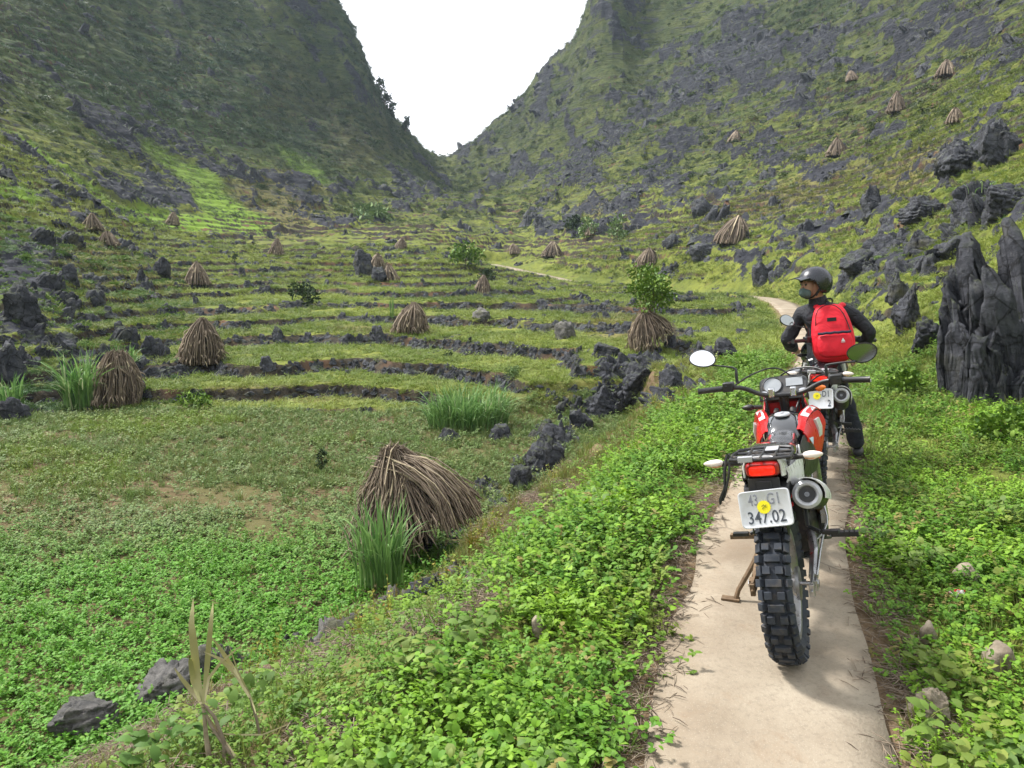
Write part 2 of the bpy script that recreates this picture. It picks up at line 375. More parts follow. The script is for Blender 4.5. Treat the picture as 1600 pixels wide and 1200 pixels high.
def simple(name, col, rough=0.5, metal=0.0, spec=0.4, var=0.15, scale=8, dirt=None, coat=0.0):
    t = NT(name); c = t.mix(t.ramp(t.noise(scale, 4, vec=t.obj()), 0.3, 0.7), tuple(v * (1 - var) for v in col), tuple(min(1, v * (1 + var)) for v in col))
    if dirt: c = t.mix(t.ramp(t.noise(scale * 2.3, 5, vec=t.obj()), 0.5, 0.75, 0, dirt), c, (0.28, 0.22, 0.15))
    r = t.ramp(t.noise(scale * 3, 3, vec=t.obj()), 0.3, 0.7, max(0.03, rough - 0.08), min(1, rough + 0.12))
    t.b.inputs["Coat Weight"].default_value = coat; return t.out(c, r, metal, spec)

t = NT("hillside")
g1 = t.mix(t.ramp(t.noise(0.35, 5), 0.35, 0.65), (0.10, 0.125, 0.025), (0.19, 0.21, 0.04))
g1 = t.mix(t.ramp(t.noise(2.2, 4, 0.7), 0.45, 0.75), g1, (0.055, 0.075, 0.02))
g1 = t.mix(t.attr("dark"), g1, t.mix(t.ramp(t.noise(0.25, 5, 0.7), 0.35, 0.65), (0.026, 0.066, 0.026), (0.056, 0.105, 0.038)))
g1 = t.mix(t.ramp(t.noise(0.9, 5, 0.65), 0.6, 0.78, 0, 0.6), g1, (0.15, 0.10, 0.05))
g1 = t.mix(t.math('MULTIPLY', t.attr("dry"), 0.6), g1, t.mix(t.noise(1.5, 4), (0.13, 0.10, 0.045), (0.19, 0.15, 0.07)))
g1 = t.mix(t.attr("lime"), g1, t.mix(t.noise(0.8, 4), (0.115, 0.21, 0.02), (0.175, 0.26, 0.03)))
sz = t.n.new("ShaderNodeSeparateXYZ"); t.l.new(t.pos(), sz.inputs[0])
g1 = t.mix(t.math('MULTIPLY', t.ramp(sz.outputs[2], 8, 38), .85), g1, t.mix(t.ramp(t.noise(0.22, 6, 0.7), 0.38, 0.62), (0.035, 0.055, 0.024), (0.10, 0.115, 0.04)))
bed = t.noise(1.0, 6, 0.68, vec=t.scalev(t.pos(), (0.20, 0.20, 1.15)), dist=0.5)      # thin beds that follow the contours
bed2 = t.noise(1.0, 5, 0.7, vec=t.scalev(t.pos(), (0.7, 0.7, 3.2)), dist=0.4)
up_ = t.ramp(sz.outputs[2], 3, 16)
g1 = t.mix(t.math('MULTIPLY', t.ramp(bed2, 0.50, 0.66), t.math('MULTIPLY', up_, .75)), g1, (0.022, 0.030, 0.016))
rocks = t.mix(t.ramp(t.noise(1.3, 6, 0.7), 0.35, 0.7), (0.012, 0.013, 0.018), (0.055, 0.057, 0.068))
rocks = t.mix(t.ramp(t.noise(6, 4, 0.7), 0.66, 0.80), rocks, (0.16, 0.16, 0.165))
dk = t.mix(t.ramp(t.noise(5, 5, 0.7), 0.35, 0.65), (0.016, 0.015, 0.013), (0.075, 0.062, 0.043))
dk = t.mix(t.ramp(t.noise(0.5, 3), 0.55, 0.7), dk, (0.15, 0.085, 0.05))
c = t.mix(t.ramp(t.math('ADD', t.attr("riser"), t.ramp(t.noise(1.2, 4), 0.3, 0.7, -0.35, 0.35)), 0.3, 0.6), g1, dk)
c = t.mix(t.ramp(t.math('ADD', t.attr("rock"), t.math('ADD', t.ramp(t.noise(0.55, 6, 0.75), 0.3, 0.7, -0.85, 0.3), t.ramp(t.noise(2.5, 5, 0.7), 0.3, 0.7, -0.3, 0.3))), 0.3, 0.5), c, rocks)
soil = t.mix(t.ramp(t.noise(3, 5, 0.7), 0.3, 0.7), (0.10, 0.06, 0.035), (0.19, 0.125, 0.075))
soil = t.mix(t.ramp(t.noise(11, 6, 0.75), 0.48, 0.62), soil, (0.06, 0.075, 0.025))
fld = t.mix(t.ramp(t.noise(0.5, 5, 0.6), 0.4, 0.58), t.mix(t.noise(9, 4), (0.07, 0.075, 0.025), (0.14, 0.12, 0.05)), soil)
c = t.mix(t.math('MULTIPLY', t.math('MULTIPLY', t.ramp(bed, 0.535, 0.63), up_), t.math('SUBTRACT', 1.0, t.math('MAXIMUM', t.attr("lime"), t.math('MULTIPLY', t.attr("dark"), .65)))), c, t.mix(t.ramp(bed2, .35, .65), (0.016, 0.018, 0.024), (0.085, 0.087, 0.098)))
c = t.mix(t.attr("field"), c, fld)
litter = t.mix(t.ramp(t.noise(14, 6, 0.7), 0.3, 0.7), (0.09, 0.055, 0.03), (0.26, 0.19, 0.12))
c = t.mix(t.attr("verge"), c, litter)
bb = t.bump(t.noise(7, 6, 0.7), 0.8, 0.05)
b2 = t.n.new('ShaderNodeBump'); b2.inputs['Distance'].default_value = 0.9; t.l.new(t.math('MULTIPLY', up_, .9), b2.inputs['Strength']); t.l.new(t.math('ADD', bed, t.math('MULTIPLY', bed2, .6)), b2.inputs['Height']); t.l.new(b2.outputs[0], bb.inputs['Normal'])
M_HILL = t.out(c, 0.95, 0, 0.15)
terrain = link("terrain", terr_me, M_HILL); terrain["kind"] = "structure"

# the concrete footpath
HW = 0.405
d_ = np.gradient(path_r[:, :2], axis=0); d_ /= np.linalg.norm(d_, axis=1)[:, None] + 1e-9
nr = np.stack([d_[:, 1], -d_[:, 0]], 1)
s_ = np.arange(len(path_r)) * 0.2
cols = []
for o_, dz in ((-1, -0.10), (-1, 0.0), (-0.5, 0.006), (0, 0.008), (0.5, 0.006), (1, 0.0), (1, -0.10)):
    ww = HW + 0.05 * fbm(s_ * 1.5, s_ * 0 + o_ * 3, 3, 11); ww = ww * (1 + 0.25 * sst(20, 34, path_r[:, 1]))
    xy = path_r[:, :2] + nr * (o_ * ww)[:, None]
    cols.append(np.stack([xy[:, 0], xy[:, 1], path_r[:, 2] + dz], 1))
cols = np.array(cols); k7, L = cols.shape[:2]; ii = np.arange(k7 * L).reshape(k7, L)
Q = np.stack([ii[:-1, :-1], ii[1:, :-1], ii[1:, 1:], ii[:-1, 1:]], -1).reshape(-1, 4)[:, ::-1]
t = NT("path_concrete")
c = t.mix(t.ramp(t.noise(1.2, 5, 0.6), 0.35, 0.65), (0.22, 0.175, 0.125), (0.345, 0.295, 0.225))
c = t.mix(t.ramp(t.noise(45, 4, 0.7), 0.5, 0.72, 0, 0.55), c, (0.18, 0.15, 0.115))
c = t.mix(t.ramp(t.noise(3.5, 6, 0.75, dist=0.6), 0.55, 0.72, 0, 0.55), c, (0.24, 0.17, 0.11))
c = t.mix(t.ramp(t.vor(90), 0.0, 0.25, 0.4, 0), c, (0.5, 0.46, 0.38))
c = t.mix(t.ramp(t.noise(0.8, 6, 0.8, dist=1.2), 0.50, 0.62, 0, 0.45), c, (0.20, 0.155, 0.11))
ck = t.vor(0.55, 'DISTANCE_TO_EDGE', t.scalev(t.pos(), (1, .7, 1))); c = t.mix(t.math('MULTIPLY', t.ramp(ck, 0.0, 0.006, .8, 0), t.ramp(t.noise(1.7, 3), .45, .55)), c, (0.07, 0.055, 0.04))
t.bump(t.noise(60, 5, 0.7), 0.5, 0.008)
pm = np_mesh("path", cols.reshape(-1, 3), Q, 4, False)
M_PATH = t.out(c, 0.9, 0, 0.2)
po = link("path", pm, M_PATH); po["kind"] = "structure"
print("terrain done")
# ---------------------------------------------------------------- vegetation: leaf clumps scattered by geometry nodes
def leaf_mat(name, trans=0.3, rough=0.6):
    t = NT(name)
    a = t.n.new("ShaderNodeAttribute"); a.attribute_name = "tcol"; a.attribute_type = 'INSTANCER'
    lv = t.attr("lv")
    c = t.mix(t.ramp(lv, 0, 1, 0, 1), t.mix(0.42, a.outputs["Color"], (0.02, 0.035, 0.01)), a.outputs["Color"])
    c = t.mix(t.ramp(lv, 0.82, 1.0, 0, 0.5), c, t.mix(0.5, a.outputs["Color"], (0.30, 0.27, 0.08)))
    t.out(c, rough, 0, 0.35)
    tr = t.n.new("ShaderNodeBsdfTranslucent"); t.l.new(c, tr.inputs[0]); ms = t.n.new("ShaderNodeMixShader"); ms.inputs[0].default_value = trans
    t.l.new(t.b.outputs[0], ms.inputs[1]); t.l.new(tr.outputs[0], ms.inputs[2]); t.l.new(ms.outputs[0], t.n["Material Output"].inputs[0])
    return t.m
M_LEAF = leaf_mat("foliage")
def make_leaves(name, specs, mat=None):
    """specs: list of (pts(list of Vector centre line), width fn list, side vector, lv)"""
    V = []; Fq = []; LV = []
    for cl, ws, side, lv in specs:
        b = len(V)
        for p, w in zip(cl, ws):
            V.append(p - side * w); V.append(p + side * w); LV += [lv, lv]
        for k in range(len(cl) - 1): Fq.append((b + 2*k, b + 2*k + 1, b + 2*k + 3, b + 2*k + 2))
    me = np_mesh(name, [tuple(v) for v in V], Fq, 4, False); vcol(me, "lv", LV)
    if mat: me.materials.append(mat)
    return me
def ovate(base, d, up, ln, wd, rnd):
    side = d.cross(up).normalized(); droop = rnd.uniform(.1, .5)
    cl = [base, base + d * ln * .35 + up * ln * .10, base + d * ln * .72 + up * ln * (.10 - droop * .2), base + d * ln - up * ln * droop * .35]
    return cl, [wd * .12, wd * .5, wd * .42, wd * .03], side, rnd.random()
def clump_broad(seed, n=78, rad=.13, ht=.13, ls=.0235):
    rnd = random.Random(seed); sp = []
    ns = 9
    stems = [(rnd.gauss(0, rad * .5), rnd.gauss(0, rad * .5), rnd.uniform(.35, 1) * ht) for _ in range(ns)]
    for k in range(n):
        sx, sy, sh = stems[k % ns]; t = rnd.uniform(.25, 1) ** .6; a = rnd.uniform(0, 6.28)
        lean = Vector((sx, sy, 0)) * t * .8
        b = Vector((sx, sy, 0)) * .6 + lean + Vector((0, 0, sh * t)); tilt = rnd.uniform(-.25, .6)
        d = Vector((math.cos(a), math.sin(a), tilt)).normalized(); up = (Vector((0, 0, 1)) - d * d.z).normalized()
        l = ls * rnd.uniform(.6, 1.35); sp.append(ovate(b, d, up, l, l * rnd.uniform(.5, .75), rnd))
    return make_leaves("leaf_clump", sp, M_LEAF)
def clump_grass(seed, n=30, rad=.09, ht=.2, w=.004, bend=.5):
    rnd = random.Random(seed); sp = []
    for k in range(n):
        a = rnd.uniform(0, 6.28); r = rad * rnd.random() ** .7; b = Vector((math.cos(a) * r, math.sin(a) * r, -.01)); a2 = a + rnd.gauss(0, .7)
        o = Vector((math.cos(a2), math.sin(a2), 0)); l = ht * rnd.uniform(.45, 1.1); be = bend * rnd.uniform(.2, 1.5)
        cl = [b + o * (l * be * s * s * .8) + Vector((0, 0, l * (s - .35 * be * s * s))) for s in (0, .4, .75, 1)]
        side = Vector((-o.y, o.x, 0)); side = (side + o * rnd.uniform(-.7, .7)).normalized()
        sp.append((cl, [w, w, w * .7, w * .1], side, rnd.random()))
    return make_leaves("grass_clump", sp, M_LEAF)
def clump_bush(seed, n=70, rad=.5, ls=.12):
    rnd = random.Random(seed); sp = []
    cs = [Vector((rnd.gauss(0, rad * .45), rnd.gauss(0, rad * .45), rnd.uniform(.15, .75) * rad)) for _ in range(6)]
    for k in range(n):
        c = cs[k % 6]; d = Vector((rnd.gauss(0, 1), rnd.gauss(0, 1), rnd.gauss(.5, .8))).normalized()
        b = c + d * rad * rnd.uniform(.1, .42); up = d.orthogonal().normalized(); d2 = (d + Vector((rnd.gauss(0, .5), rnd.gauss(0, .5), rnd.gauss(0, .5)))).normalized()
        l = ls * rnd.uniform(.6, 1.4); sp.append(ovate(b, d2, d2.orthogonal().normalized(), l, l * .6, rnd))
    return make_leaves("bush_clump", sp, M_LEAF)
def scatter(name, label, cat, sources, xyz, scl, col, kind='stuff', tilt=0.25, seed=0, align=0.0, contour=False):
    """one object; its points carry instances of the source meshes"""
    n = len(xyz); rg = np.random.default_rng(seed)
    me = bpy.data.meshes.new(name); me.vertices.add(n); me.vertices.foreach_set("co", np.asarray(xyz, np.float32).ravel())
    def at(nm, ty, arr, fld="value"):
        a = me.attributes.new(nm, ty, 'POINT'); a.data.foreach_set(fld, np.ascontiguousarray(arr).ravel())
    at("idx", 'INT', rg.integers(0, len(sources), n).astype(np.int32))
    rot = np.stack([rg.normal(0, tilt, n), rg.normal(0, tilt, n), rg.uniform(0, 6.28, n)], 1).astype(np.float32); 
    if align > 0:      # lean each piece with the slope it stands on
        X_ = np.asarray(xyz); e_ = .01 * np.hypot(X_[:, 0], X_[:, 1]) + .15; gx_ = (gz(X_[:, 0] + e_, X_[:, 1]) - gz(X_[:, 0] - e_, X_[:, 1])) / (2 * e_); gy_ = (gz(X_[:, 0], X_[:, 1] + e_) - gz(X_[:, 0], X_[:, 1] - e_)) / (2 * e_)
        nv = np.stack([-gx_ * align + rg.normal(0, .1, n), -gy_ * align + rg.normal(0, .1, n), np.ones(n)], 1); nv /= np.linalg.norm(nv, axis=1)[:, None]
        sp_ = rot[:, 2] if not contour else np.arctan2(gy_, gx_) + math.pi / 2 + rg.normal(0, .3, n); xa = np.stack([np.cos(sp_), np.sin(sp_), np.zeros(n)], 1); xa -= nv * (xa * nv).sum(1)[:, None]; xa /= np.linalg.norm(xa, axis=1)[:, None]; ya = np.cross(nv, xa)
        rot = np.stack([np.arctan2(ya[:, 2], nv[:, 2]), -np.arcsin(np.clip(xa[:, 2], -1, 1)), np.arctan2(xa[:, 1], xa[:, 0])], 1).astype(np.float32)
    at("rot", 'FLOAT_VECTOR', rot, "vector")
    s = np.asarray(scl, np.float32); s = s if s.ndim == 2 else np.repeat(s[:, None], 3, 1); at("scl", 'FLOAT_VECTOR', s.astype(np.float32), "vector")
    at("tcol", 'FLOAT_COLOR', np.concatenate([np.clip(col, 0, 1), np.ones((n, 1))], 1).astype(np.float32), "color")
    o = link(name, me); tag(o, label, cat, None, kind)
    coll = bpy.data.collections.new(name + "_sources")
    for i, sm in enumerate(sources):
        so = bpy.data.objects.new("%s_source_%02d" % (name, i), sm); coll.objects.link(so)
    ng = bpy.data.node_groups.new(name + "_scatter", 'GeometryNodeTree')
    ng.interface.new_socket("Geometry", in_out='INPUT', socket_type='NodeSocketGeometry'); ng.interface.new_socket("Geometry", in_out='OUTPUT', socket_type='NodeSocketGeometry')
    N, Lk = ng.nodes, ng.links; gi = N.new("NodeGroupInput"); go = N.new("NodeGroupOutput")
    m2p = N.new("GeometryNodeMeshToPoints"); ip = N.new("GeometryNodeInstanceOnPoints"); ci = N.new("GeometryNodeCollectionInfo")
    ci.inputs["Collection"].default_value = coll; ci.inputs["Separate Children"].default_value = True; ci.inputs["Reset Children"].default_value = True
    def na_(nm, ty):
        a = N.new("GeometryNodeInputNamedAttribute"); a.data_type = ty; a.inputs["Name"].default_value = nm; return a.outputs["Attribute"]
    Lk.new(gi.outputs[0], m2p.inputs[0]); Lk.new(m2p.outputs[0], ip.inputs["Points"]); Lk.new(ci.outputs[0], ip.inputs["Instance"])
    ip.inputs["Pick Instance"].default_value = True; Lk.new(na_("idx", 'INT'), ip.inputs["Instance Index"])
    e2r = N.new("FunctionNodeEulerToRotation"); Lk.new(na_("rot", 'FLOAT_VECTOR'), e2r.inputs[0]); Lk.new(e2r.outputs[0], ip.inputs["Rotation"])
    Lk.new(na_("scl", 'FLOAT_VECTOR'), ip.inputs["Scale"]); Lk.new(ip.outputs[0], go.inputs[0])
    md = o.modifiers.new("scatter", 'NODES'); md.node_group = ng
    return o
def cmix(a, b, f): return np.asarray(a) * (1 - f[:, None]) + np.asarray(b) * f[:, None]
def polar(n, r0, r1, half=40, power=0.0, seed=1):
    """random ground points; power 0: even in log distance, 1: even per metre, 2: even per area"""
    rg = np.random.default_rng(seed); u = rg.random(n); a = R(1) * rg.uniform(-half, half, n)
    r = np.exp(math.log(r0) + u * math.log(r1 / r0)) if power == 0 else (r0**power + u * (r1**power - r0**power)) ** (1 / power)
    return r * np.sin(a), r * np.cos(a)
def keep(m, *arrs): return [a[m] for a in arrs]

BROAD = [clump_broad(i) for i in range(5)]; SMALL = [clump_broad(20 + i, 56, .15, .07, .022) for i in range(4)]
GRASS = [clump_grass(i) for i in range(4)] + [clump_grass(9, 24, .10, .26, .0045, .8)]
BUSH = [clump_bush(i) for i in range(5)]
# lush low plants on both verges
x, y = polar(30000, 1.0, 15, 46, 1.6, 3)
sw, sp_, dp = gattr("sdw", x, y), gattr("sdp", x, y), gattr("dp", x, y)
nz1 = fbm(x * 1.6, y * 1.6, 3, 301); nz2 = fbm(x * .7, y * .7, 3, 302)
m = (dp > 0.44 + 0.10 * nz1 + np.where(sp_ < 0, 0.10, 0.03)) & (sw > 0.1 + .2 * nz2) & (nz1 > -0.34) & ((y < 12) | (sp_ > 0) | (sw > 1.0))
m &= ~((gattr("k", x, y) > .7) & (x > 4.6) & (nz1 < 0.2))
sw2 = sw * 1.15 + .5 * fbm(x * .9, y * .9, 3, 303) - .42 * np.maximum(5.8 - y, 0)
m &= rng.random(len(x)) > .8 * corner_soil(x, y)
m &= (sp_ > 0) | (rng.random(len(x)) < .62 + .38 * sst(.75, 1.35, sw2))
x, y, nz1, nz2, dp, sw, sp_, sw2 = keep(m, x, y, nz1, nz2, dp, sw, sp_, sw2); thin = (1 - sst(.7, 1.3, sw2)) * (sp_ < 0)
col = cmix((0.10, 0.26, 0.018), (0.27, 0.47, 0.03), np.clip(sst(-.4, .4, fbm(x * 2.5, y * 2.5, 3, 305)) * .7 + .3 * rng.random(len(x)), 0, 1))
col = cmix(col, (0.34, 0.24, 0.09), .8 * (rng.random(len(x)) < .035))
col = cmix(col, (0.20, 0.24, 0.04), 0.7 * sst(0.05, 0.45, fbm(x * 1.1, y * 1.1, 3, 306)) * (rng.random(len(x)) < .6))
col = cmix(col, (0.16, 0.28, 0.05), 0.5 * sst(6, 12, y))
col = cmix(col, (0.14, 0.24, 0.035), .8 * thin * rng.random(len(x)) ** .5); 
lowk = np.where(sp_ > 0, 0.75, 1.0)
scl = (0.75 + 0.55 * rng.random(len(x))) * (1 + 0.35 * nz2) * lowk * sst(0.30, 0.90, dp + .25) * (1 + 0.03 * y) * (1 - .45 * thin)
scatter("ground_cover", "low bright green leafy plants covering both verges of the footpath", "ground cover", BROAD, np.stack([x, y, gz(x, y) - .01], 1), scl, col, seed=1)
print("ground cover", len(x))
tm = (rng.random(len(x)) < .045) & (sw > .3); xt, yt = x[tm], y[tm]; colt = cmix((0.10, 0.22, 0.03), (0.26, 0.33, 0.05), rng.random(tm.sum()))
scatter("tall_weeds", "taller darker leafed weeds standing out of the ground cover on the verges", "weeds", [clump_broad(60 + i, 34, .09, .22, .045) for i in range(4)], np.stack([xt, yt, gz(xt, yt)], 1), rng.uniform(.6, 1.15, len(xt)), colt, seed=21)
# grass in the verges, thicker near the field wall
x, y = polar(20000, 1.0, 16, 46, 1.6, 4)
sw, sp_, dp = gattr("sdw", x, y), gattr("sdp", x, y), gattr("dp", x, y); nz1 = fbm(x * 1.3, y * 1.3, 3, 311)
m = (dp > 0.46) & (sw > -0.35) & ((rng.random(len(x)) < .22) | ((sw < 1.0) & (rng.random(len(x)) < .35)) | ((y > 8) & (rng.random(len(x)) < .6)) | (nz1 > .3))
x, y, sw, nz1 = keep(m, x, y, sw, nz1)
col = cmix((0.16, 0.26, 0.04), (0.30, 0.25, 0.09), np.clip(rng.random(len(x)) * .6 + .5 * (sw < 1.1) * rng.random(len(x)), 0, 1))
col = cmix(col, (0.33, 0.15, 0.06), 0.5 * (rng.random(len(x)) < .03))
scatter("verge_grass", "thin grass growing among the leafy plants beside the footpath", "grass", GRASS, np.stack([x, y, gz(x, y) - .01], 1), rng.uniform(.35, .95, len(x)) * (.7 + .3 * sst(3, 8, y)), col, seed=2)
# the field
x, y = polar(48000, 2.0, 21, 46, 1.45, 5)
sw = gattr("sdw", x, y); k_ = gattr("k", x, y); nz1 = fbm(x * .8, y * .8, 4, 321); nz2 = fbm(x * .25, y * .25, 3, 322)
m = (sw < -0.25) & (k_ < .6) & (nz1 + 0.5 * sst(9.5, 4.5, y) - 0.10 * (nz2 > .1) + 0.25 * sst(10, 14, y) - .15 * (1 - sst(.5, 1.2, np.hypot((x + 4.4) / 3.4, (y - 9.7) / 1.3))) > -0.30)
m |= (sw < -0.25) & (k_ < .6) & (rng.random(len(x)) < .22)
m &= rng.random(len(x)) < np.where(y < 8, 1, .8) * (1 - .85 * corner_soil(x, y))
x, y, nz1 = keep(m, x, y, nz1)
nearf = sst(9.5, 7.0, y + 1.2 * nz1)
col = cmix(cmix((0.15, 0.25, 0.06), (0.20, 0.27, 0.09), rng.random(len(x))), (0.135, 0.35, 0.028), nearf)
col = cmix(col, (0.22, 0.19, 0.06), .6 * (rng.random(len(x)) < .16) * (1 - nearf * .7)); col = cmix(col, (0.20, 0.30, 0.03), .7 * sst(.1, .4, fbm(x * .6, y * .6, 3, 323)) * sst(9, 12, y))
sm_ = rng.random(len(x)) < np.where(y > 9.5, .45, .93)
xyz = np.stack([x, y, gz(x, y) - .01], 1); s_ = rng.uniform(.6, 1.25, len(x)) * (1 + .03 * y)
scatter("field_crop", "low green crop and weeds covering the flat field below the path", "crop", SMALL, xyz[sm_], s_[sm_], col[sm_], seed=3)
scatter("field_grass", "pale green grass over the far half of the flat field", "grass", GRASS, xyz[~sm_], s_[~sm_] * .55, col[~sm_], seed=4)
# terraces and lower slopes
x, y = polar(110000, 11, 75, 40, 0.55, 6)
A = {k: gattr(k, x, y) for k in ("rock", "riser", "lime", "dry", "dark", "k", "dp")}; dist = np.hypot(x, y)
m = (A["k"] > .45) & (rng.random(len(x)) > 1.0 * A["rock"]) & (rng.random(len(x)) > .9 * (A["riser"] > .25)) & (A["dp"] > .55 + .006 * dist + 1.0 * (dist > 48)) & (fbm(x * .5, y * .5, 4, 331) > -.38)
x, y, dist = keep(m, x, y, dist); A = {k: v[m] for k, v in A.items()}
def slope_col(x, y, A, dist):
    n1 = fbm(x * .35, y * .35, 4, 341); n2 = rng.random(len(x)); n3 = fbm(x * .08, y * .08, 3, 342)
    c = cmix((0.205, 0.29, 0.05), (0.36, 0.43, 0.08), sst(-.35, .35, n1) * (.5 + .5 * n2))
    c = cmix(c, (0.09, 0.15, 0.03), sst(.0, .45, n3) * .6); c = cmix(c, (0.22, 0.16, 0.07), .65 * A["dry"] * n2 + .30 * (n2 > .88))
    c = cmix(c, (0.045, 0.12, 0.042), .85 * A["dark"]); c = cmix(c, (0.19, 0.31, 0.04), .9 * A["lime"])
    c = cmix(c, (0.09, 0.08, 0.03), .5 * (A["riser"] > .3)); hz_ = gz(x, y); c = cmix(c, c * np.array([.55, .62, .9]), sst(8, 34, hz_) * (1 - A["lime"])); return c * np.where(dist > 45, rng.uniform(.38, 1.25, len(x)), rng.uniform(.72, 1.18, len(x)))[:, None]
col = slope_col(x, y, A, dist)
s_ = rng.uniform(.5, 1.3, len(x)) * (.50 + .022 * dist) * (1 - .45 * (A["riser"] > .3)); gm = rng.random(len(x)) < .5
xyz = np.stack([x, y, gz(x, y) - .02], 1)
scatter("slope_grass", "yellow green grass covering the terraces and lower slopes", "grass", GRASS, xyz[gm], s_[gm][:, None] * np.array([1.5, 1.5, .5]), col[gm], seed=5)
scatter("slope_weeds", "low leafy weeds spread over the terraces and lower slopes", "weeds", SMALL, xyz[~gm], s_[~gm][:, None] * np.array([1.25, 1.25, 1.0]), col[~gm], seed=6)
# scrub of the high slopes
x, y = polar(190000, 22, 262, 41, 0.7, 7)
A = {k: gattr(k, x, y) for k in ("rock", "riser", "lime", "dry", "dark", "k", "dp")}; dist = np.hypot(x, y); z = gz(x, y)
hi = sst(4, 12, z)
bd = fbm(x * .12 + y * .09, z * 1.0, 3, 371)
m = (bd > -.22) & (rng.random(len(x)) > .80 * A["rock"]) & (rng.random(len(x)) > .5 * A["riser"]) & (A["dp"] > 1.5) & (rng.random(len(x)) < .08 + .92 * hi * sst(30, 60, dist)) & (fbm(x * .2, y * .2, 4, 351) > -.3 - .5 * A["dark"])
x, y, z, dist = keep(m, x, y, z, dist); A = {k: v[m] for k, v in A.items()}; col = slope_col(x, y, A, dist)
s_ = np.minimum(np.exp(rng.normal(-.75, .55, len(x))), 1.1) * (.12 + .0062 * dist) * (1 + .3 * A["dark"])
n5 = fbm(x * .12, y * .12, 4, 361); col = col * np.array([.80, .88, .95]); col = cmix(col, (0.06, 0.095, 0.04), .75 * sst(-.1, .3, n5)); col = cmix(col, (0.12, 0.10, 0.06), .4 * sst(.1, .4, fbm(x * .2, y * .2, 3, 362)))
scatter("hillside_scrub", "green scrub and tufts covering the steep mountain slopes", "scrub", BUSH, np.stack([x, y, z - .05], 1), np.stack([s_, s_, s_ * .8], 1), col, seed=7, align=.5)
print("scrub", len(x))
x, y = polar(26000, 62, 262, 41, 1.0, 71); z = gz(x, y); dist = np.hypot(x, y); A = {k: gattr(k, x, y) for k in ("rock", "riser", "lime", "dry", "dark", "k", "dp")}
m = (z > 9) & (A["lime"] < .3) & (rng.random(len(x)) < .16 + .5 * A["dark"] + .25 * sst(0, .3, fbm(x * .08, y * .08, 3, 381))) & (rng.random(len(x)) > .7 * A["rock"])
x, y, z, dist = keep(m, x, y, z, dist); A = {k: v[m] for k, v in A.items()}
col = cmix(cmix((0.035, 0.065, 0.022), (0.10, 0.135, 0.04), rng.random(len(x))), (0.05, 0.09, 0.045), .6 * A["dark"]); s_ = np.minimum(np.exp(rng.normal(-.5, .45, len(x))), 1.5) * (.5 + .0075 * dist)
scatter("mountain_shrubs", "dark green shrubs dotted over the mountain slopes", "shrubs", [clump_bush(110 + i, 170, .5, .11) for i in range(5)], np.stack([x, y, z - .1 * s_], 1), np.stack([s_, s_, s_ * .85], 1), col, seed=32, align=.2)

# leafy scrub between the rocks of the two near banks
x, y = polar(26000, 6, 60, 42, 0.9, 8); px_, py_ = gattr("px", x, y), gattr("py", x, y); n7 = fbm(x * .35, y * .35, 4, 381)
left = (px_ < 300) & (py_ > 330 + px_ * .3) & (py_ < 650) & (gattr("k", x, y) > .5); right = (px_ > 1330) & (y < 34) & (x > 4.2) & (gattr("dp", x, y) > 2.2)
m = (left & (rng.random(len(x)) < .30 + .5 * (n7 > .05))) | (right & (rng.random(len(x)) < .10 + .5 * (n7 > .12)))
x, y, n7 = keep(m, x, y, n7); dist = np.hypot(x, y); L_ = x < 0
col = cmix((0.05, 0.12, 0.025), (0.15, 0.25, 0.04), rng.random(len(x))); col = cmix(col, (0.20, 0.17, 0.06), .5 * (rng.random(len(x)) < .18))
s_ = rng.uniform(.35, 1.0, len(x)) * (.22 + .012 * dist) * np.where(L_, 1.0, .7)
scatter("bank_scrub", "leafy green scrub filling the gaps between the rocks of the near banks", "scrub", [clump_bush(80 + i, 110, .5, .10) for i in range(4)], np.stack([x, y, gz(x, y) - .03], 1), np.stack([s_, s_, s_ * .8], 1), col, seed=31, align=.3)
# ---------------------------------------------------------------- limestone
t = NT("limestone")
ob = t.obj()
c = t.mix(t.ramp(t.noise(2.2, 6, 0.7), 0.32, 0.68), (0.018, 0.020, 0.027), (0.098, 0.102, 0.118))
c = t.mix(t.ramp(t.noise(9, 5, 0.75), 0.60, 0.74), c, (0.17, 0.17, 0.18))
ve = t.vor(3.2, 'DISTANCE_TO_EDGE'); c = t.mix(t.ramp(ve, 0.0, 0.05, .85, 0), c, (0.008, 0.008, 0.008))
c = t.mix(t.ramp(t.noise(1.6, 5, .7, vec=t.scalev(t.pos(), (3, 3, .6))), .56, .70, 0, .6), c, (0.15, 0.15, 0.155))
c = t.mix(t.ramp(t.noise(1.1, 4), 0.60, 0.72, 0, 0.7), c, (0.10, 0.095, 0.05))
nrm = t.n.new("ShaderNodeSeparateXYZ"); t.l.new(t._g.outputs["Normal"], nrm.inputs[0])
c = t.mix(t.math('MULTIPLY', t.ramp(nrm.outputs[2], 0.5, 0.9, 0, 0.55), t.ramp(t.noise(3, 5), 0.45, 0.6)), c, (0.07, 0.09, 0.025))
t.bump(t.math('ADD', t.noise(6, 8, 0.75), t.math('MULTIPLY', t.vor(7), 0.5)), 1.0, 0.10)
M_ROCK = t.out(c, 0.85, 0, 0.3)
def ico(sub):
    bm = bmesh.new(); bmesh.ops.create_icosphere(bm, subdivisions=sub, radius=1.0)
    V = np.array([v.co for v in bm.verts]); Fc = np.array([[v.index for v in f.verts] for f in bm.faces]); bm.free(); return V, Fc
ICO = {k: ico(k) for k in (2, 3, 4, 5)}
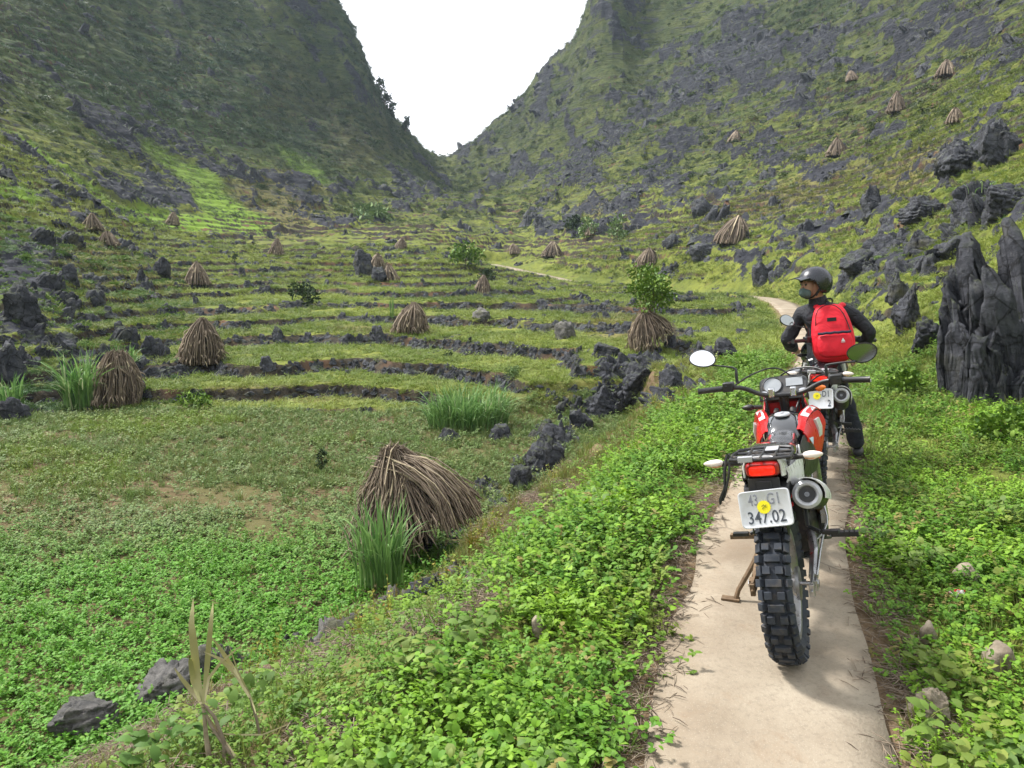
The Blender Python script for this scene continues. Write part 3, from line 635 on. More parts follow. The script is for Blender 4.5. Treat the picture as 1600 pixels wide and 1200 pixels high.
def n3(V, s, seed, oct=3):
    a = fbm(V[:, 0] * s + V[:, 2] * s * .7, V[:, 1] * s - V[:, 2] * s * .5, oct, seed)
    return (a + fbm(V[:, 2] * s + 4.1, V[:, 0] * s * .8 + V[:, 1] * s * .6, oct, seed + 7)) * .7
def karst_mesh(name, w, d, h, seed, sub=4, jag=1.0, kind='boulder', lean=0.0):
    V, Fc = ICO[sub]; V = V.copy(); rg = random.Random(seed)
    # facet the ball with random planes, like broken stone
    for k in range(rg.randint(13, 20)):
        nv = Vector((rg.gauss(0, 1), rg.gauss(0, 1), rg.gauss(.15, .7))).normalized(); nv = np.array(nv); o = rg.uniform(.52, .86)
        dd = V @ nv - o; V = V - np.outer(np.maximum(dd, 0) * .97, nv)
    r = 1 + jag * (.12 * n3(V, 1.3, seed) + .08 * n3(V, 3.1, seed + 3))
    if kind != 'slab':
        ang = np.arctan2(V[:, 1], V[:, 0]); fl = ridge(ang * 2.6 + seed, V[:, 2] * .7 + seed * .37, 3, seed % 97)
        r += jag * (.20 if kind == 'spire' else .08) * (fl - .6)
    if sub >= 4: r += jag * (.07 * n3(V, 7, seed + 5) + .03 * n3(V, 17, seed + 6))
    if sub >= 3:      # angular blocks split by joints
        rn_ = np.random.default_rng(seed + 77); cc_ = rn_.normal(0, 1, (44, 3)); cc_ /= np.linalg.norm(cc_, axis=1)[:, None]; Vj = V / np.linalg.norm(V, axis=1)[:, None]; Vj = Vj + .10 * np.stack([n3(Vj, 3, seed), n3(Vj, 3, seed + 1), n3(Vj, 3, seed + 2)], 1)
        dd_ = np.sqrt(((Vj[:, None] * (1, 1, .7) - cc_[None] * (1, 1, .7)) ** 2).sum(-1)); kk_ = dd_.argmin(1); ds_ = np.sort(dd_, 1); gp_ = ds_[:, 1] - ds_[:, 0]; off_ = rn_.uniform(-.13, .13, 44)
        r += jag * (off_[kk_] - .07 * (1 - sst(0, .03, gp_)))
    if sub >= 4:      # thin beds standing proud of each other
        q_ = V[:, 2] * 4.5 + V[:, 0] * .8 + .9 * n3(V, 1.6, seed + 11); fq = q_ - np.floor(q_); r += jag * .115 * (sst(0, .25, fq) - sst(.8, 1, fq) - .5)
        q_ = np.arctan2(V[:, 1], V[:, 0]) * 2.2 + 1.2 * n3(V, 1.9, seed + 12); fq = q_ - np.floor(q_); r -= jag * .10 * (1 - sst(0, .10, np.abs(fq - .5)))
    V = V * r[:, None]
    if kind == 'spire':
        top = np.clip(V[:, 2], 0, 2); V[:, 0] *= 1 - .42 * top; V[:, 1] *= 1 - .42 * top
        V[:, 2] += .35 * jag * np.maximum(0, n3(V, 2.6, seed + 9)) * (V[:, 2] > .2)
    if kind == 'slab':
        top = np.clip(V[:, 2], 0, 2); V[:, 0] *= 1 - .62 * top
    z0 = V[:, 2].min(); V[:, 2] = (V[:, 2] + .55) / (V[:, 2].max() + .55)
    V[:, 0] *= w / 2 / np.abs(V[:, 0]).max(); V[:, 1] *= d / 2 / np.abs(V[:, 1]).max(); V[:, 2] *= h
    V[:, 0] += lean * V[:, 2]
    me = np_mesh(name, V, Fc, 3, False); me.materials.append(M_ROCK); return me
def outcrop_mesh(name, seed, res=30, cells=26, hgt=.5, elong=1.0):
    """a patch of broken, fluted limestone blocks standing out of the ground (unit radius)"""
    rg = np.random.default_rng(seed); c = rg.uniform(-1, 1, (cells, 2)); c[:, 1] *= .9
    hh = rg.uniform(.15, 1, cells) ** 1.3 * (1 - .75 * np.clip(np.hypot(c[:, 0], c[:, 1]), 0, 1)); tl = rg.normal(0, .45, (cells, 2))
    g = np.linspace(-1, 1, res); X, Y = np.meshgrid(g, g); jx = X + rg.normal(0, .25 / res, X.shape); jy = Y + rg.normal(0, .25 / res, X.shape)
    wx = jx + .12 * fbm(jx * 3, jy * 3, 2, seed); wy = jy + .12 * fbm(jx * 3, jy * 3, 2, seed + 1)
    d = np.hypot(wx[..., None] - c[:, 0], wy[..., None] - c[:, 1]); k = d.argmin(-1); d1 = np.sort(d, -1); gap = np.clip((d1[..., 1] - d1[..., 0]) * 9, 0, 1)
    Z = hh[k] + (wx - c[k, 0]) * tl[k, 0] + (wy - c[k, 1]) * tl[k, 1]
    Z = Z * (.35 + .65 * gap) + .10 * fbm(wx * 7, wy * 7, 3, seed + 2); r = np.hypot(X, Y * elong)
    Z = hgt * 1.9 * Z * (1 - sst(.55, 1.0, r)) - .22 * sst(.45, 1.0, r) + .02
    lean = rg.normal(0, .18, 2); V = np.stack([jx + lean[0] * Z, jy + lean[1] * Z, Z], -1).reshape(-1, 3)
    i = np.arange(res * res).reshape(res, res); Q = np.stack([i[:-1, :-1], i[:-1, 1:], i[1:, 1:], i[1:, :-1]], -1).reshape(-1, 4)
    kp = (r.reshape(-1)[Q] < 1.02).all(1); me = np_mesh(name, V, Q[kp], 4, False); me.materials.append(M_ROCK); return me
def rock_at(px, py, wpx, hpx, label, seed, kind='boulder', name='rock', dm=1.0, group=None, Y=None, sub=4, lean=0, jag=1.0, cat='rock', zoff=0.0, sink=0.12):
    g = ground_at(px, py) if Y is None else Vector(P(px, py, Y))
    s = (g.y * math.cos(PITCH) - (g.z - CAM_Z) * math.sin(PITCH)) / F
    w, h = wpx * s * (.85 if py < 600 else 1), hpx * s * (.8 if py < 600 else 1)
    me = karst_mesh(name, w, max(w, h * .5) * dm, h * (1 + sink) + .03, seed, sub, jag, kind, lean)
    o = link(name, me); o.location = (g.x, g.y + max(w, h * .5) * dm * .3, g.z - h * sink - .03 + zoff); tag(o, label, cat, group); return o
RK = [  # px, py base, w, h, kind, label
 (1462,545,78,62,'boulder','squat grey boulder at the foot of the bank beside the grassy verge'),
 (1425,515,52,92,'slab','pointed triangular grey slab standing on the bank right of the rider'),
 (1362,330,38,52,'boulder','blocky black rock standing alone on the slope above the rider'),
 (1345,425,62,44,'boulder','dark rock on the bank just above and right of the helmet'),
 (1385,392,66,40,'spire','jagged dark rocks heaped on the bank above the rider'),
 (1440,398,60,50,'spire','dark broken rock on the bank left of the tall rock face'),
 (1500,405,64,44,'boulder','low weathered rock tucked against the top left of the tall rock face'),
 (1455,340,80,46,'boulder','wide flat topped dark rock high on the right bank'),
 (1405,470,44,58,'spire','narrow dark spire on the bank behind the pointed slab'),
 (1510,262,90,60,'spire','jagged dark outcrop near the right edge above the rock face'),
 (1572,250,90,80,'spire','tall dark outcrop cut by the right edge of the photo'),
 (1580,330,90,60,'boulder','dark rock resting on top of the tall rock face'),
 (1375,860,34,16,'slab','small flat grey stone lying in the leaves right of the front footpeg'),
 (1466,1142,74,62,'boulder','mossy oblong tan stone lying at the right verge near the bottom'),
 (1003,612,74,46,'boulder','dark blue grey slab on the wall line left of the mirror'),
 (948,652,90,48,'slab','sloping dark slab below the wall line left of the path'),
 (1048,610,44,40,'boulder','black rock at the top end of the wall line left of the mirror'),
 (905,675,50,34,'boulder','small dark rock partway along the wall line'),
 (846,742,84,62,'spire','jagged blue grey rock at the edge of the field right of the big stack'),
 (868,700,56,36,'boulder','lighter weathered rock just behind the jagged rock by the field'),
 (815,765,40,36,'boulder','dark stone under the jagged rock by the field edge'),
 (672,948,88,44,'boulder','rounded dark rock below the big corn stalk stack'),
 (655,862,50,34,'boulder','dark stone among leaves just under the big corn stalk stack'),
 (553,992,48,24,'boulder','small grey stone on the field edge below the grass clump'),
 (248,1102,100,52,'boulder','pale grey rock at the near corner of the field behind the dry stalks'),
 (315,1052,52,40,'boulder','dark grey rock half hidden behind the dry maize leaves'),
 (110,1160,120,50,'boulder','brown grey rock in dry litter at the bottom left corner'),
 (566,432,42,52,'boulder','big black boulder standing on the middle terraces'),
 (592,440,32,30,'boulder','smaller dark rock leaning against the big black boulder'),
 (755,502,44,24,'boulder','pale grey rock on a terrace right of the domed stack'),
 (250,432,34,38,'boulder','dark rock left of the pointed stack on the upper terraces'),
 (433,535,22,30,'boulder','small upright grey rock on a terrace right of the left stacks'),
 (25,505,70,84,'boulder','tall dark outcrop at the left edge above the field'),
 (8,600,50,60,'boulder','dark outcrop cut by the left edge beside the field'),
 (110,635,36,70,'spire','narrow blue black rock on the left side of the stalk stack by the field'),
 (235,560,40,44,'boulder','dark rock between the two stacks on the left'),
 (95,545,50,32,'boulder','blue grey rock on the bank above the left grass clump'),
 (148,480,40,36,'boulder','dark rock on the left bank above the terraces'),
 (102,440,44,36,'boulder','dark rock high on the left bank under the scrub'),
 (15,660,50,40,'boulder','dark rock at the far left corner of the field'),
 (1060,475,60,22,'boulder','low dark rock on the slope right of the leafy sapling'),
 (1100,340,46,40,'spire','dark rock above the stack on the right hillside'),
 (1098,404,50,28,'boulder','dark rock on the slope below the grey brown stack'),
 (1050,390,36,30,'boulder','dark rock right of the pale bushes on the slope'),
 (950,560,60,30,'boulder','grey stone in the broken wall left of the hanging stack'),
 (885,530,44,34,'boulder','pale grey rock at the left end of the broken wall'),
 (1135,560,50,40,'boulder','brown grey stone beside the path left of the rider'),
 (700,692,40,22,'boulder','small dark stone in front of the tall grass clump'),
 (785,690,44,26,'boulder','dark stone right of the tall grass clump'),
 (1590,560,60,60,'slab','pale grey leaning slab at the foot of the tall rock face'),
]
for i, (px, py, w, h, kd, lb) in enumerate(RK):
    rock_at(px, py, w, h, lb, 100 + i * 13, kd, sub=5 if w * h > 3200 else 4)
# the tall rock face at the right edge: one outcrop of several buttresses
g = Vector(PZ(1570, 610, 0.25)); face = empty("crag", g)
tag(face, "tall craggy dark rock face at the right edge of the path", "crag")
for i, (dx, dy, rad, h, ex) in enumerate([(0.85, 1.0, 1.15, 2.15, 1), (.22, .60, .70, 1.55, 1), (1.75, .8, 1.2, 2.35, 1), (-.12, .15, .40, .80, 1), (.75, .15, .62, .95, 1), (.32, -.08, .38, .5, 1)]):
    me = outcrop_mesh("buttress", 940 + i * 7, 84 if rad > .6 else 56, 34, .6); zz_ = np.zeros(len(me.vertices) * 3, np.float32); me.vertices.foreach_get("co", zz_); zz_ = zz_.reshape(-1, 3)
    zm_ = zz_[:, 2].max(); zz_ = zz_ * (rad, rad, 1); zp_ = np.clip(zz_[:, 2] / zm_, 0, 1); zz_[:, 2] = np.where(zz_[:, 2] > 0, h * zp_ ** .50, zz_[:, 2] * 1.5); sh_ = .05 * np.stack([fbm(zz_[:, 2] * 5 + i, zz_[:, 0] * 3, 4, 961), fbm(zz_[:, 2] * 5 - i, zz_[:, 1] * 3, 4, 962)], 1); zz_[:, :2] += sh_ * 1.8; zz_[:, 0] -= .10 * zz_[:, 2]
    q_ = zz_[:, 2] * 4.2 + zz_[:, 0] * 1.1; fq = q_ - np.floor(q_); rr_c = np.hypot(zz_[:, 0], zz_[:, 1])[:, None] + .01; zz_[:, :2] *= 1 + (.05 * (sst(0, .2, fq) - sst(.75, 1, fq)))[:, None] * (rad / rr_c).clip(0, 2)
    me.vertices.foreach_set("co", zz_.astype(np.float32).ravel()); me.update()
    o = link("buttress", me, None, face); o.location = (dx, dy, -.12)
def rocks_in(n, x0, x1, y0, y1, wmin, wmax, label, group, seed, name='rock', cond=None):
    """similar rocks scattered in one area of the hillside, each its own object"""
    rg = random.Random(seed); protos = [outcrop_mesh(name, seed + k, 40, 18, .62) if k % 3 else outcrop_mesh(name, seed + 20 + k, 40, 30, .42) for k in range(6)]; k = 0; tries = 0
    while k < n and tries < n * 30:
        tries += 1; px, py = rg.uniform(x0, x1), rg.uniform(y0, y1); g = ground_at(px, py)
        if cond and not cond(px, py): continue
        s = g.y / F * rg.uniform(wmin, wmax); o = link(name, protos[k % 6]); o.location = (g.x, g.y + s * .3, g.z - s * .15)
        o.scale = (s, s, s * rg.uniform(.75, 1.2)); e_ = .02 * g.y + .15; sx_ = (gz(g.x + e_, g.y)[0] - gz(g.x - e_, g.y)[0]) / (2 * e_); sy_ = (gz(g.x, g.y + e_)[0] - gz(g.x, g.y - e_)[0]) / (2 * e_)
        o.rotation_euler = (math.atan(sy_ * .75) + rg.gauss(0, .08), -math.atan(sx_ * .75) + rg.gauss(0, .08), rg.uniform(-.3, .3)); tag(o, label, "rock", group); k += 1
rocks_in(24, 1330, 1600, 215, 520, 16, 44, "weathered dark limestone rock strewn over the steep bank right of the rider", "rocks on the right bank", 11, cond=lambda px, py: py < 330 + (1600 - px) * .75 and py > 430 - (px - 1330) * .75)
rocks_in(26, 1000, 1330, 250, 440, 12, 36, "dark limestone rock among the grass of the hillside behind the rider", "rocks on the hillside behind the rider", 12)
rocks_in(34, 0, 260, 360, 620, 12, 34, "dark limestone rock on the scrubby bank left of the terraces", "rocks on the left bank", 13, cond=lambda px, py: py > 330 + px * .25)
rocks_in(30, 560, 1000, 320, 420, 8, 22, "small dark rock scattered over the far upper terraces", "rocks on the far terraces", 14)
rocks_in(44, 860, 1110, 520, 650, 14, 38, "dark grey stone in the tumbled wall between the path and the terraces", "stones of the tumbled wall", 15, cond=lambda px, py: abs(py - (640 - (px - 900) * .35)) < 55)
rocks_in(34, 690, 900, 660, 880, 16, 36, "dark grey stone along the low wall beside the big corn stalk stack", "stones beside the big stack", 16, cond=lambda px, py: abs(py - (900 - (px - 640) * .95)) < 40)
rocks_in(20, 240, 720, 900, 1120, 16, 44, "half buried grey stone in the overgrown field edge near the dry maize plant", "stones of the overgrown field edge", 17, cond=lambda px, py: abs(py - (1195 - px * .385)) < 26)
# rubble too plentiful to count
def stuff_rocks(name, label, x, y, s, seed, wall=5):
    src = []
    for k in range(7):
        me = karst_mesh(name, 1, .95, .6, seed + k, 3, 1.3, 'boulder') if k % 3 == wall else outcrop_mesh(name, seed + k, 24, 16, .45 + .1 * (k % 3)); src.append(me)
    return scatter(name, label, "rubble", src, np.stack([x, y, gz(x, y) - s * .22], 1), np.stack([s * 1.35, s * .85, s * rng.uniform(.55, 1.15, len(s))], 1), np.zeros((len(x), 3)), seed=seed, tilt=.3, align=.85, contour=True)
x, y = polar(120000, 13, 250, 41, 0.35, 41); rk = gattr("rock", x, y); dist = np.hypot(x, y); kk = gattr("k", x, y); px_, py_ = gattr("px", x, y), gattr("py", x, y)
cl = fbm(x * .15, y * .15, 4, 431) + .5 * fbm(x * .6, y * .6, 2, 432)
lm_ = gattr("lime", x, y); valley = (py_ > 370) & (px_ > 250) & (px_ < 900)
m = (kk > .6) & (rng.random(len(x)) < (.006 + .11 * sst(.1, .8, rk) + .035 * sst(.15, .42, cl)) * (1 - .6 * (px_ > 1000) * (py_ > 200)) * (1 - .8 * valley) * (1 - .6 * gattr("dark", x, y))) & (gattr("dp", x, y) > 1.2 + .03 * dist) & (lm_ < .3)
x, y, dist = keep(m, x, y, dist); s = np.exp(rng.normal(-.35, .5, len(x))) * (.20 + .0052 * dist) * .95
stuff_rocks("hillside_rubble", "countless dark jagged limestone rocks over the slopes", x, y, s, 61); print("rubble", len(x))
x, y = polar(90000, 15, 75, 38, 0.4, 42); m = (gattr("riser", x, y) > .25) & (gattr("dp", x, y) > 1.2); x, y = keep(m, x, y); m = rng.random(len(x)) < .55 + .45 * sst(-.35, .1, fbm(x * .25, y * .25, 3, 441)); x, y = keep(m, x, y)
dist = np.hypot(x, y); m = rng.random(len(x)) < np.where(dist < 30, .95, .75); x, y, dist = keep(m, x, y, dist); s = np.exp(rng.normal(-.15, .35, len(x))) * (.09 + .0026 * dist)
stuff_rocks("terrace_wall_stones", "dark stones of the dry stone terrace walls across the valley floor", x, y, s, 71, 0); print("wall stones", len(x))
# ---------------------------------------------------------------- stacks of dry maize stalks, grass clumps, trees
t = NT("dry_stalks"); lv = t.attr("lv")
c = t.mix(lv, (0.085, 0.065, 0.050), (0.36, 0.29, 0.215)); c = t.mix(t.ramp(lv, .88, 1), c, (0.50, 0.42, 0.28))
c = t.mix(t.ramp(t.noise(30, 3, vec=t.obj()), .45, .7, 0, .5), c, (0.10, 0.065, 0.045)); M_STALK = t.out(c, 0.85, 0, 0.2)
t = NT("blade_leaves"); lv = t.attr("lv")
c = t.mix(lv, (0.07, 0.17, 0.04), (0.26, 0.42, 0.13)); c = t.mix(t.ramp(lv, .85, 1), c, (0.42, 0.45, 0.26)); t.out(c, .55, 0, .35)
tr = t.n.new("ShaderNodeBsdfTranslucent"); t.l.new(c, tr.inputs[0]); ms = t.n.new("ShaderNodeMixShader"); ms.inputs[0].default_value = .3
t.l.new(t.b.outputs[0], ms.inputs[1]); t.l.new(tr.outputs[0], ms.inputs[2]); t.l.new(ms.outputs[0], t.n["Material Output"].inputs[0]); M_BLADE = t.m
t = NT("straw_leaves"); lv = t.attr("lv"); c = t.mix(lv, (0.30, 0.30, 0.12), (0.52, 0.45, 0.28)); M_STRAW = t.out(c, .7, 0, .25)
def tubes(name, specs, sides=3):
    """specs: (centre line list of Vector, radius list, lv)"""
    V = []; Fq = []; LV = []
    for cl, rs, lv in specs:
        b = len(V); n = len(cl)
        d = (cl[-1] - cl[0]).normalized(); a = d.orthogonal().normalized(); c_ = d.cross(a)
        for p, r in zip(cl, rs):
            for k in range(sides):
                an = 6.2832 * k / sides; V.append(tuple(p + a * (math.cos(an) * r) + c_ * (math.sin(an) * r))); LV.append(lv)
        for i in range(n - 1):
            for k in range(sides):
                k2 = (k + 1) % sides; Fq.append((b + i*sides + k, b + i*sides + k2, b + (i+1)*sides + k2, b + (i+1)*sides + k))
    me = np_mesh(name, V, Fq, 4, False); vcol(me, "lv", LV); return me
def stack_mesh(w, h, n, seed, apex=(0, 0), foot=None, top_r=.1, belly=.18, rad=.012, ragged=.06, base_z=0.0):
    """stalks leaned together: w,h in metres; foot(angle)->(radius factor, foot z)"""
    rg = random.Random(seed); sp = []; fl = []; seed_lean = None
    for k in range(n):
        a = rg.uniform(0, 6.2832); lay = rg.random() ** .5; r0 = w / 2 * (.55 + .45 * lay) ; fz = base_z
        if foot: f, fz = foot(a); r0 *= f
        b = Vector((math.cos(a) * r0 * rg.uniform(.92, 1.05), math.sin(a) * r0 * rg.uniform(.92, 1.05), fz + rg.uniform(-.02, ragged)))
        ta = a + rg.gauss(0, .35); tr_ = top_r * rg.uniform(.3, 1.0)
        tp = Vector((apex[0] + math.cos(ta) * tr_, apex[1] + math.sin(ta) * tr_, h * rg.uniform(.80, 1.02)))
        if seed_lean is None: seed_lean = (rg.gauss(0, .10) * w, rg.gauss(0, .06) * w)
        tp += Vector((seed_lean[0], seed_lean[1], 0))
        o = Vector((math.cos(a), math.sin(a), 0)); cl = []
        for s in (0, .3, .6, .85, 1):
            p = b.lerp(tp, s) + o * (belly * w * .5 * math.sin(math.pi * s) ** .8 * lay); cl.append(p)
        if rg.random() < .3: cl.append(cl[-1] + Vector((rg.gauss(0, .5), rg.gauss(0, .5), rg.uniform(-.2, .6))) * h * .10)
        r_ = rad * rg.uniform(.6, 1.25); lv = min(1, max(0, rg.gauss(.42, .25)))
        sp.append((cl, [r_] * (len(cl) - 1) + [r_ * .4], lv))
        for _k in range(rg.choice((0, 1, 2))):      # a dry leaf hanging from the stalk
            q = b.lerp(tp, rg.uniform(.1, .9)) + o * (belly * w * .4 * lay + .01); l = h * rg.uniform(.1, .22)
            d = Vector((rg.gauss(0, .4), rg.gauss(0, .4), -1)) + o * .4; d.normalize(); w_ = rad * rg.uniform(.6, 1.5)
            sp.append(([q, q + d * l * .5 + o * l * .15, q + d * l], [w_ * .6, w_, w_ * .15], min(1, lv + .3)))
    return sp
def stack(px, py, wpx, hpx, label, seed, n=160, Y=None, name="stalk_stack", lift=0.0, **kw):
    g = ground_at(px, py) if Y is None else Vector(P(px, py, Y)); s = (g.y * math.cos(PITCH) - (g.z - CAM_Z) * math.sin(PITCH)) / F
    w, h = wpx * s, hpx * s; rad = max(.010, 0.012 * g.y / 13)
    kw.setdefault('rad', rad)
    me = tubes(name, stack_mesh(w, h, n, seed, **kw)); me.materials.append(M_STALK)
    # dark packed core of stalks behind the outer ones
    o = link(name, me); o.location = (g.x, g.y + w * .3, g.z + lift); tag(o, label, "corn stack"); return o
ST = [ # px, py base, w, h, label, kw
 (168,636,72,84,"brown stack of maize stalks at the left end of the field beside a grass clump",dict(top_r=.22, belly=.35)),
 (306,572,62,70,"domed brown stalk stack on the terraces, second from the field on the left",dict(top_r=.12, belly=.45)),
 (637,522,50,48,"domed stalk stack in the middle of the terraces, above the brown wall",dict(top_r=.08, belly=.4)),
 (302,448,40,36,"small pointed stalk stack on the left upper terraces, right of a dark rock",dict()),
 (752,462,30,30,"narrow stalk stack perched on a bush on the right terraces",dict()),
 (610,440,28,26,"small stalk stack just right of the big black boulder",dict()),
 (586,420,30,24,"ragged stalk stack behind the big black boulder",dict()),
 (428,400,26,26,"tiny grey stalk stack on the far left terraces",dict()),
 (140,362,32,26,"small stalk stack high on the left bank",dict()),
 (166,384,32,22,"low grey stalk stack just below the highest one on the left bank",dict()),
 (266,352,22,20,"tiny stalk stack under the bright green strip",dict()),
 (624,390,22,18,"tiny stalk stack far up the middle terraces",dict()),
 (864,402,36,24,"stalk stack below the pale bushes on the right slope",dict()),
 (1145,382,52,44,"grey brown stalk stack on the rocky slope above the path",dict(belly=.35)),
 (1014,418,40,30,"low stalk stack right above the leafy sapling",dict(belly=.4)),
 (1404,176,30,32,"small stalk stack on the high right slope below the crag",dict()),
 (1485,120,34,26,"stalk stack high on the right slope, second from the top",dict()),
 (1310,246,32,28,"stalk stack on the right slope left of a grassy ledge",dict()),
 (1336,128,22,16,"tiny stalk stack highest on the right slope below the cliff",dict()),
 (1498,192,28,24,"faint stalk stack on the grassy right slope",dict()),
 (1150,222,24,18,"small brown stalk stack far up the right hillside",dict()),
 (925,368,22,18,"tiny stalk stack left of the pale bushes",dict()),
 (805,398,24,16,"low reddish stalk stack by the upper path bend",dict()),
]
for i, (px, py, w, h, lb, kw) in enumerate(ST):
    n = 420 if w > 60 else 260 if w > 45 else 130
    stack(px, py, w, h, lb, 500 + i, n, **kw)
# big stack at the edge of the field
g = Vector(PZ(640, 905, FIELD_Z)); 
def bigfoot(a):
    c, s = math.cos(a), math.sin(a); f = 1.0 + .62 * max(0, c) ** 2 + .10 * max(0, -c)
    return f, .50 * max(0, c + .15) ** 1.2 * (1 if s < .3 else .7)
sp = stack_mesh(1.05, 1.24, 1200, 77, apex=(-.10, .05), foot=bigfoot, top_r=.13, belly=.14, rad=.0075, ragged=.22)
rg = random.Random(5)
for k in range(160):                                 # loose stalks lying over the right flank
    a = rg.uniform(-.9, .35); r0 = rg.uniform(.70, .90); b = Vector((math.cos(a) * r0, math.sin(a) * r0 * .8, .42 + rg.uniform(0, .15)))
    tp = Vector((-.1 + rg.gauss(0, .1), rg.gauss(0, .08), 1.20 * rg.uniform(.85, 1.0))); m_ = b.lerp(tp, .5) + Vector((.1, -.1, .16))
    sp.append(([b, b.lerp(m_, .5) + Vector((.03, -.03, .05)), m_, m_.lerp(tp, .5) + Vector((.0, -.02, .05)), tp], [.008] * 4 + [.004], min(1, max(0, rg.gauss(.75, .2)))))
me = tubes("stalk_stack", sp); me.materials.append(M_STALK)
o = link("stalk_stack", me); o.location = (g.x - .16, g.y + .62, g.z - .02); tag(o, "big sprawling stack of dry maize stalks at the near edge of the field", "corn stack")
# stack hung round a sapling
g = ground_at(1018, 552); st_s = g.y / F
sap = empty("sapling", (g.x, g.y + .35, g.z)); tag(sap, "leafy green sapling rising out of the stalks hung round it", "tree")
hs = [(1, 92)]
H1 = 66 * st_s
spt = stack_mesh(62 * st_s, H1, 330, 91, top_r=.06, belly=.35, rad=.013, ragged=.25, base_z=.18, foot=lambda a: (1.0 + .25 * max(0, math.cos(a)), .45 * max(0, math.cos(a)) + .0))
me = tubes("hanging_stalk_stack", spt); me.materials.append(M_STALK); o = link("hanging_stalk_stack", me); o.location = sap.location; tag(o, "two tiered bundle of stalks hung round the leafy sapling beside the path", "corn stack")
t = NT("bark"); c = t.mix(t.noise(9, 5, vec=t.obj()), (0.07, 0.05, 0.035), (0.17, 0.13, 0.09)); M_BARK = t.out(c, .9, 0, .2)
t = NT("crown_leaves"); lv = t.attr("lv"); c = t.mix(lv, (0.06, 0.13, 0.02), (0.22, 0.34, 0.05)); t.out(c, .6, 0, .3); M_CROWN = t.m
t = NT("crown_leaves_dark"); lv = t.attr("lv"); c = t.mix(lv, (0.02, 0.04, 0.018), (0.07, 0.11, 0.04)); t.out(c, .7, 0, .2); M_CROWND = t.m
t = NT("crown_leaves_pale"); lv = t.attr("lv"); c = t.mix(lv, (0.09, 0.15, 0.06), (0.28, 0.38, 0.17)); t.out(c, .7, 0, .2); M_CROWNP = t.m
def crown_mesh(name, blobs, n, ls, seed, mat):
    rg = random.Random(seed); sp = []
    for k in range(n):
        c, r = blobs[k % len(blobs)]; d = Vector((rg.gauss(0, 1), rg.gauss(0, 1), rg.gauss(0, 1))).normalized()
        b = Vector(c) + Vector((d.x * r[0], d.y * r[1], d.z * r[2])) * rg.uniform(.35, 1.05)
        d2 = (d * .7 + Vector((rg.gauss(0, .6), rg.gauss(0, .6), rg.gauss(0, .6)))).normalized(); l = ls * rg.uniform(.6, 1.4)
        sp.append(ovate(b, d2, d2.orthogonal().normalized(), l, l * .6, rg))
    return make_leaves(name, sp, mat)
def tree(root, h, w, mat, seed, n=500, ls=.12, nb=7, name="crown", trunk_r=.05, low=.35):
    rg = random.Random(seed); blobs = []; sp = []
    tr_top = Vector((rg.gauss(0, .05) * h, rg.gauss(0, .05) * h, h * .75)); sp.append(([Vector((0, 0, -.1)), tr_top * .4 + Vector((.03 * h, 0, 0)), tr_top], [trunk_r, trunk_r * .7, trunk_r * .3], .5))
    for k in range(nb):
        a = rg.uniform(0, 6.28); q = rg.uniform(low, .92); rr_ = w / 2 * rg.uniform(.25, .75) * (1.1 - .5 * q)
        c = Vector((math.cos(a) * rr_, math.sin(a) * rr_, h * q)); r = w * rg.uniform(.16, .28); blobs.append((c, (r, r, r * .8)))
        p0 = tr_top * (q * .7); sp.append(([p0, p0.lerp(c, .5) + Vector((0, 0, -.03 * h)), c], [trunk_r * .4, trunk_r * .25, trunk_r * .1], .5))
    link("trunk", tubes("trunk", sp, 6), M_BARK, root); link("crown", crown_mesh("crown", blobs, n, ls, seed, mat), None, root)
tree(sap, 142 * st_s, 100 * st_s, M_CROWN, 7, 2000, .075, 15, trunk_r=.04, low=.55)
TR = [ # px, py, w, h, mat, label, name
 (727,420,58,34,M_CROWN,"small bushy bright green tree at the bend of the upper path","small_tree"),
 (367,422,12,26,M_CROWND,"tiny dark conical shrub on the far left terraces","shrub"),
 (965,378,40,48,M_CROWNP,"pale silvery green bush on the slope, the right one of two","bush"),
 (922,374,40,34,M_CROWNP,"pale green bush on the slope, the left one of two","bush"),
 (893,360,40,26,M_CROWND,"dark blue green bush left of the pale bushes","bush"),
 (575,346,70,20,M_CROWNP,"long pale green thicket at the head of the terraces","bush"),
 (760,440,30,18,M_CROWND,"dark bush under the small green tree","bush"),
 (700,560,20,10,M_CROWND,"tiny dark bush on the brown terrace wall","bush"),
 (1160,590,30,34,M_CROWN,"knee high leafy weed beside the mirror of the red motorcycle","bush"),
 (1420,625,70,46,M_CROWN,"leafy green bush at the foot of the boulder right of the rider","bush"),
 (503,738,16,38,M_CROWND,"small dark upright weed alone in the field","weed"),
 (470,482,50,40,M_CROWND,"dark thorny bush on the left middle terraces","bush"),
 (300,640,60,26,M_CROWN,"broad leaved weeds at the foot of the field wall on the left","weed"),
 (805,590,30,16,M_CROWNP,"whitish flowering weed right of the tall grass clump","weed"),
 (1570,700,90,60,M_CROWN,"leafy bush below the rock face at the right edge","bush"),
 (1590,470,30,50,M_CROWN,"small bush growing on the rock face at the right edge","bush"),
]
for i, (px, py, w, h, mt, lb, nm) in enumerate(TR):
    g = ground_at(px, py); s = (g.y * math.cos(PITCH) - (g.z - CAM_Z) * math.sin(PITCH)) / F; r_ = empty(nm, (g.x, g.y + w * s * .2, g.z - .02)); tag(r_, lb, "tree" if "tree" in nm else "bush")
    tree(r_, h * s, w * s, mt, 40 + i, 420 if w > 25 else 200, max(.045, .16 * w * s if w < 20 else .10 * w * s), 8, trunk_r=.02 * h * s, low=.2 if nm != "small_tree" else .4)
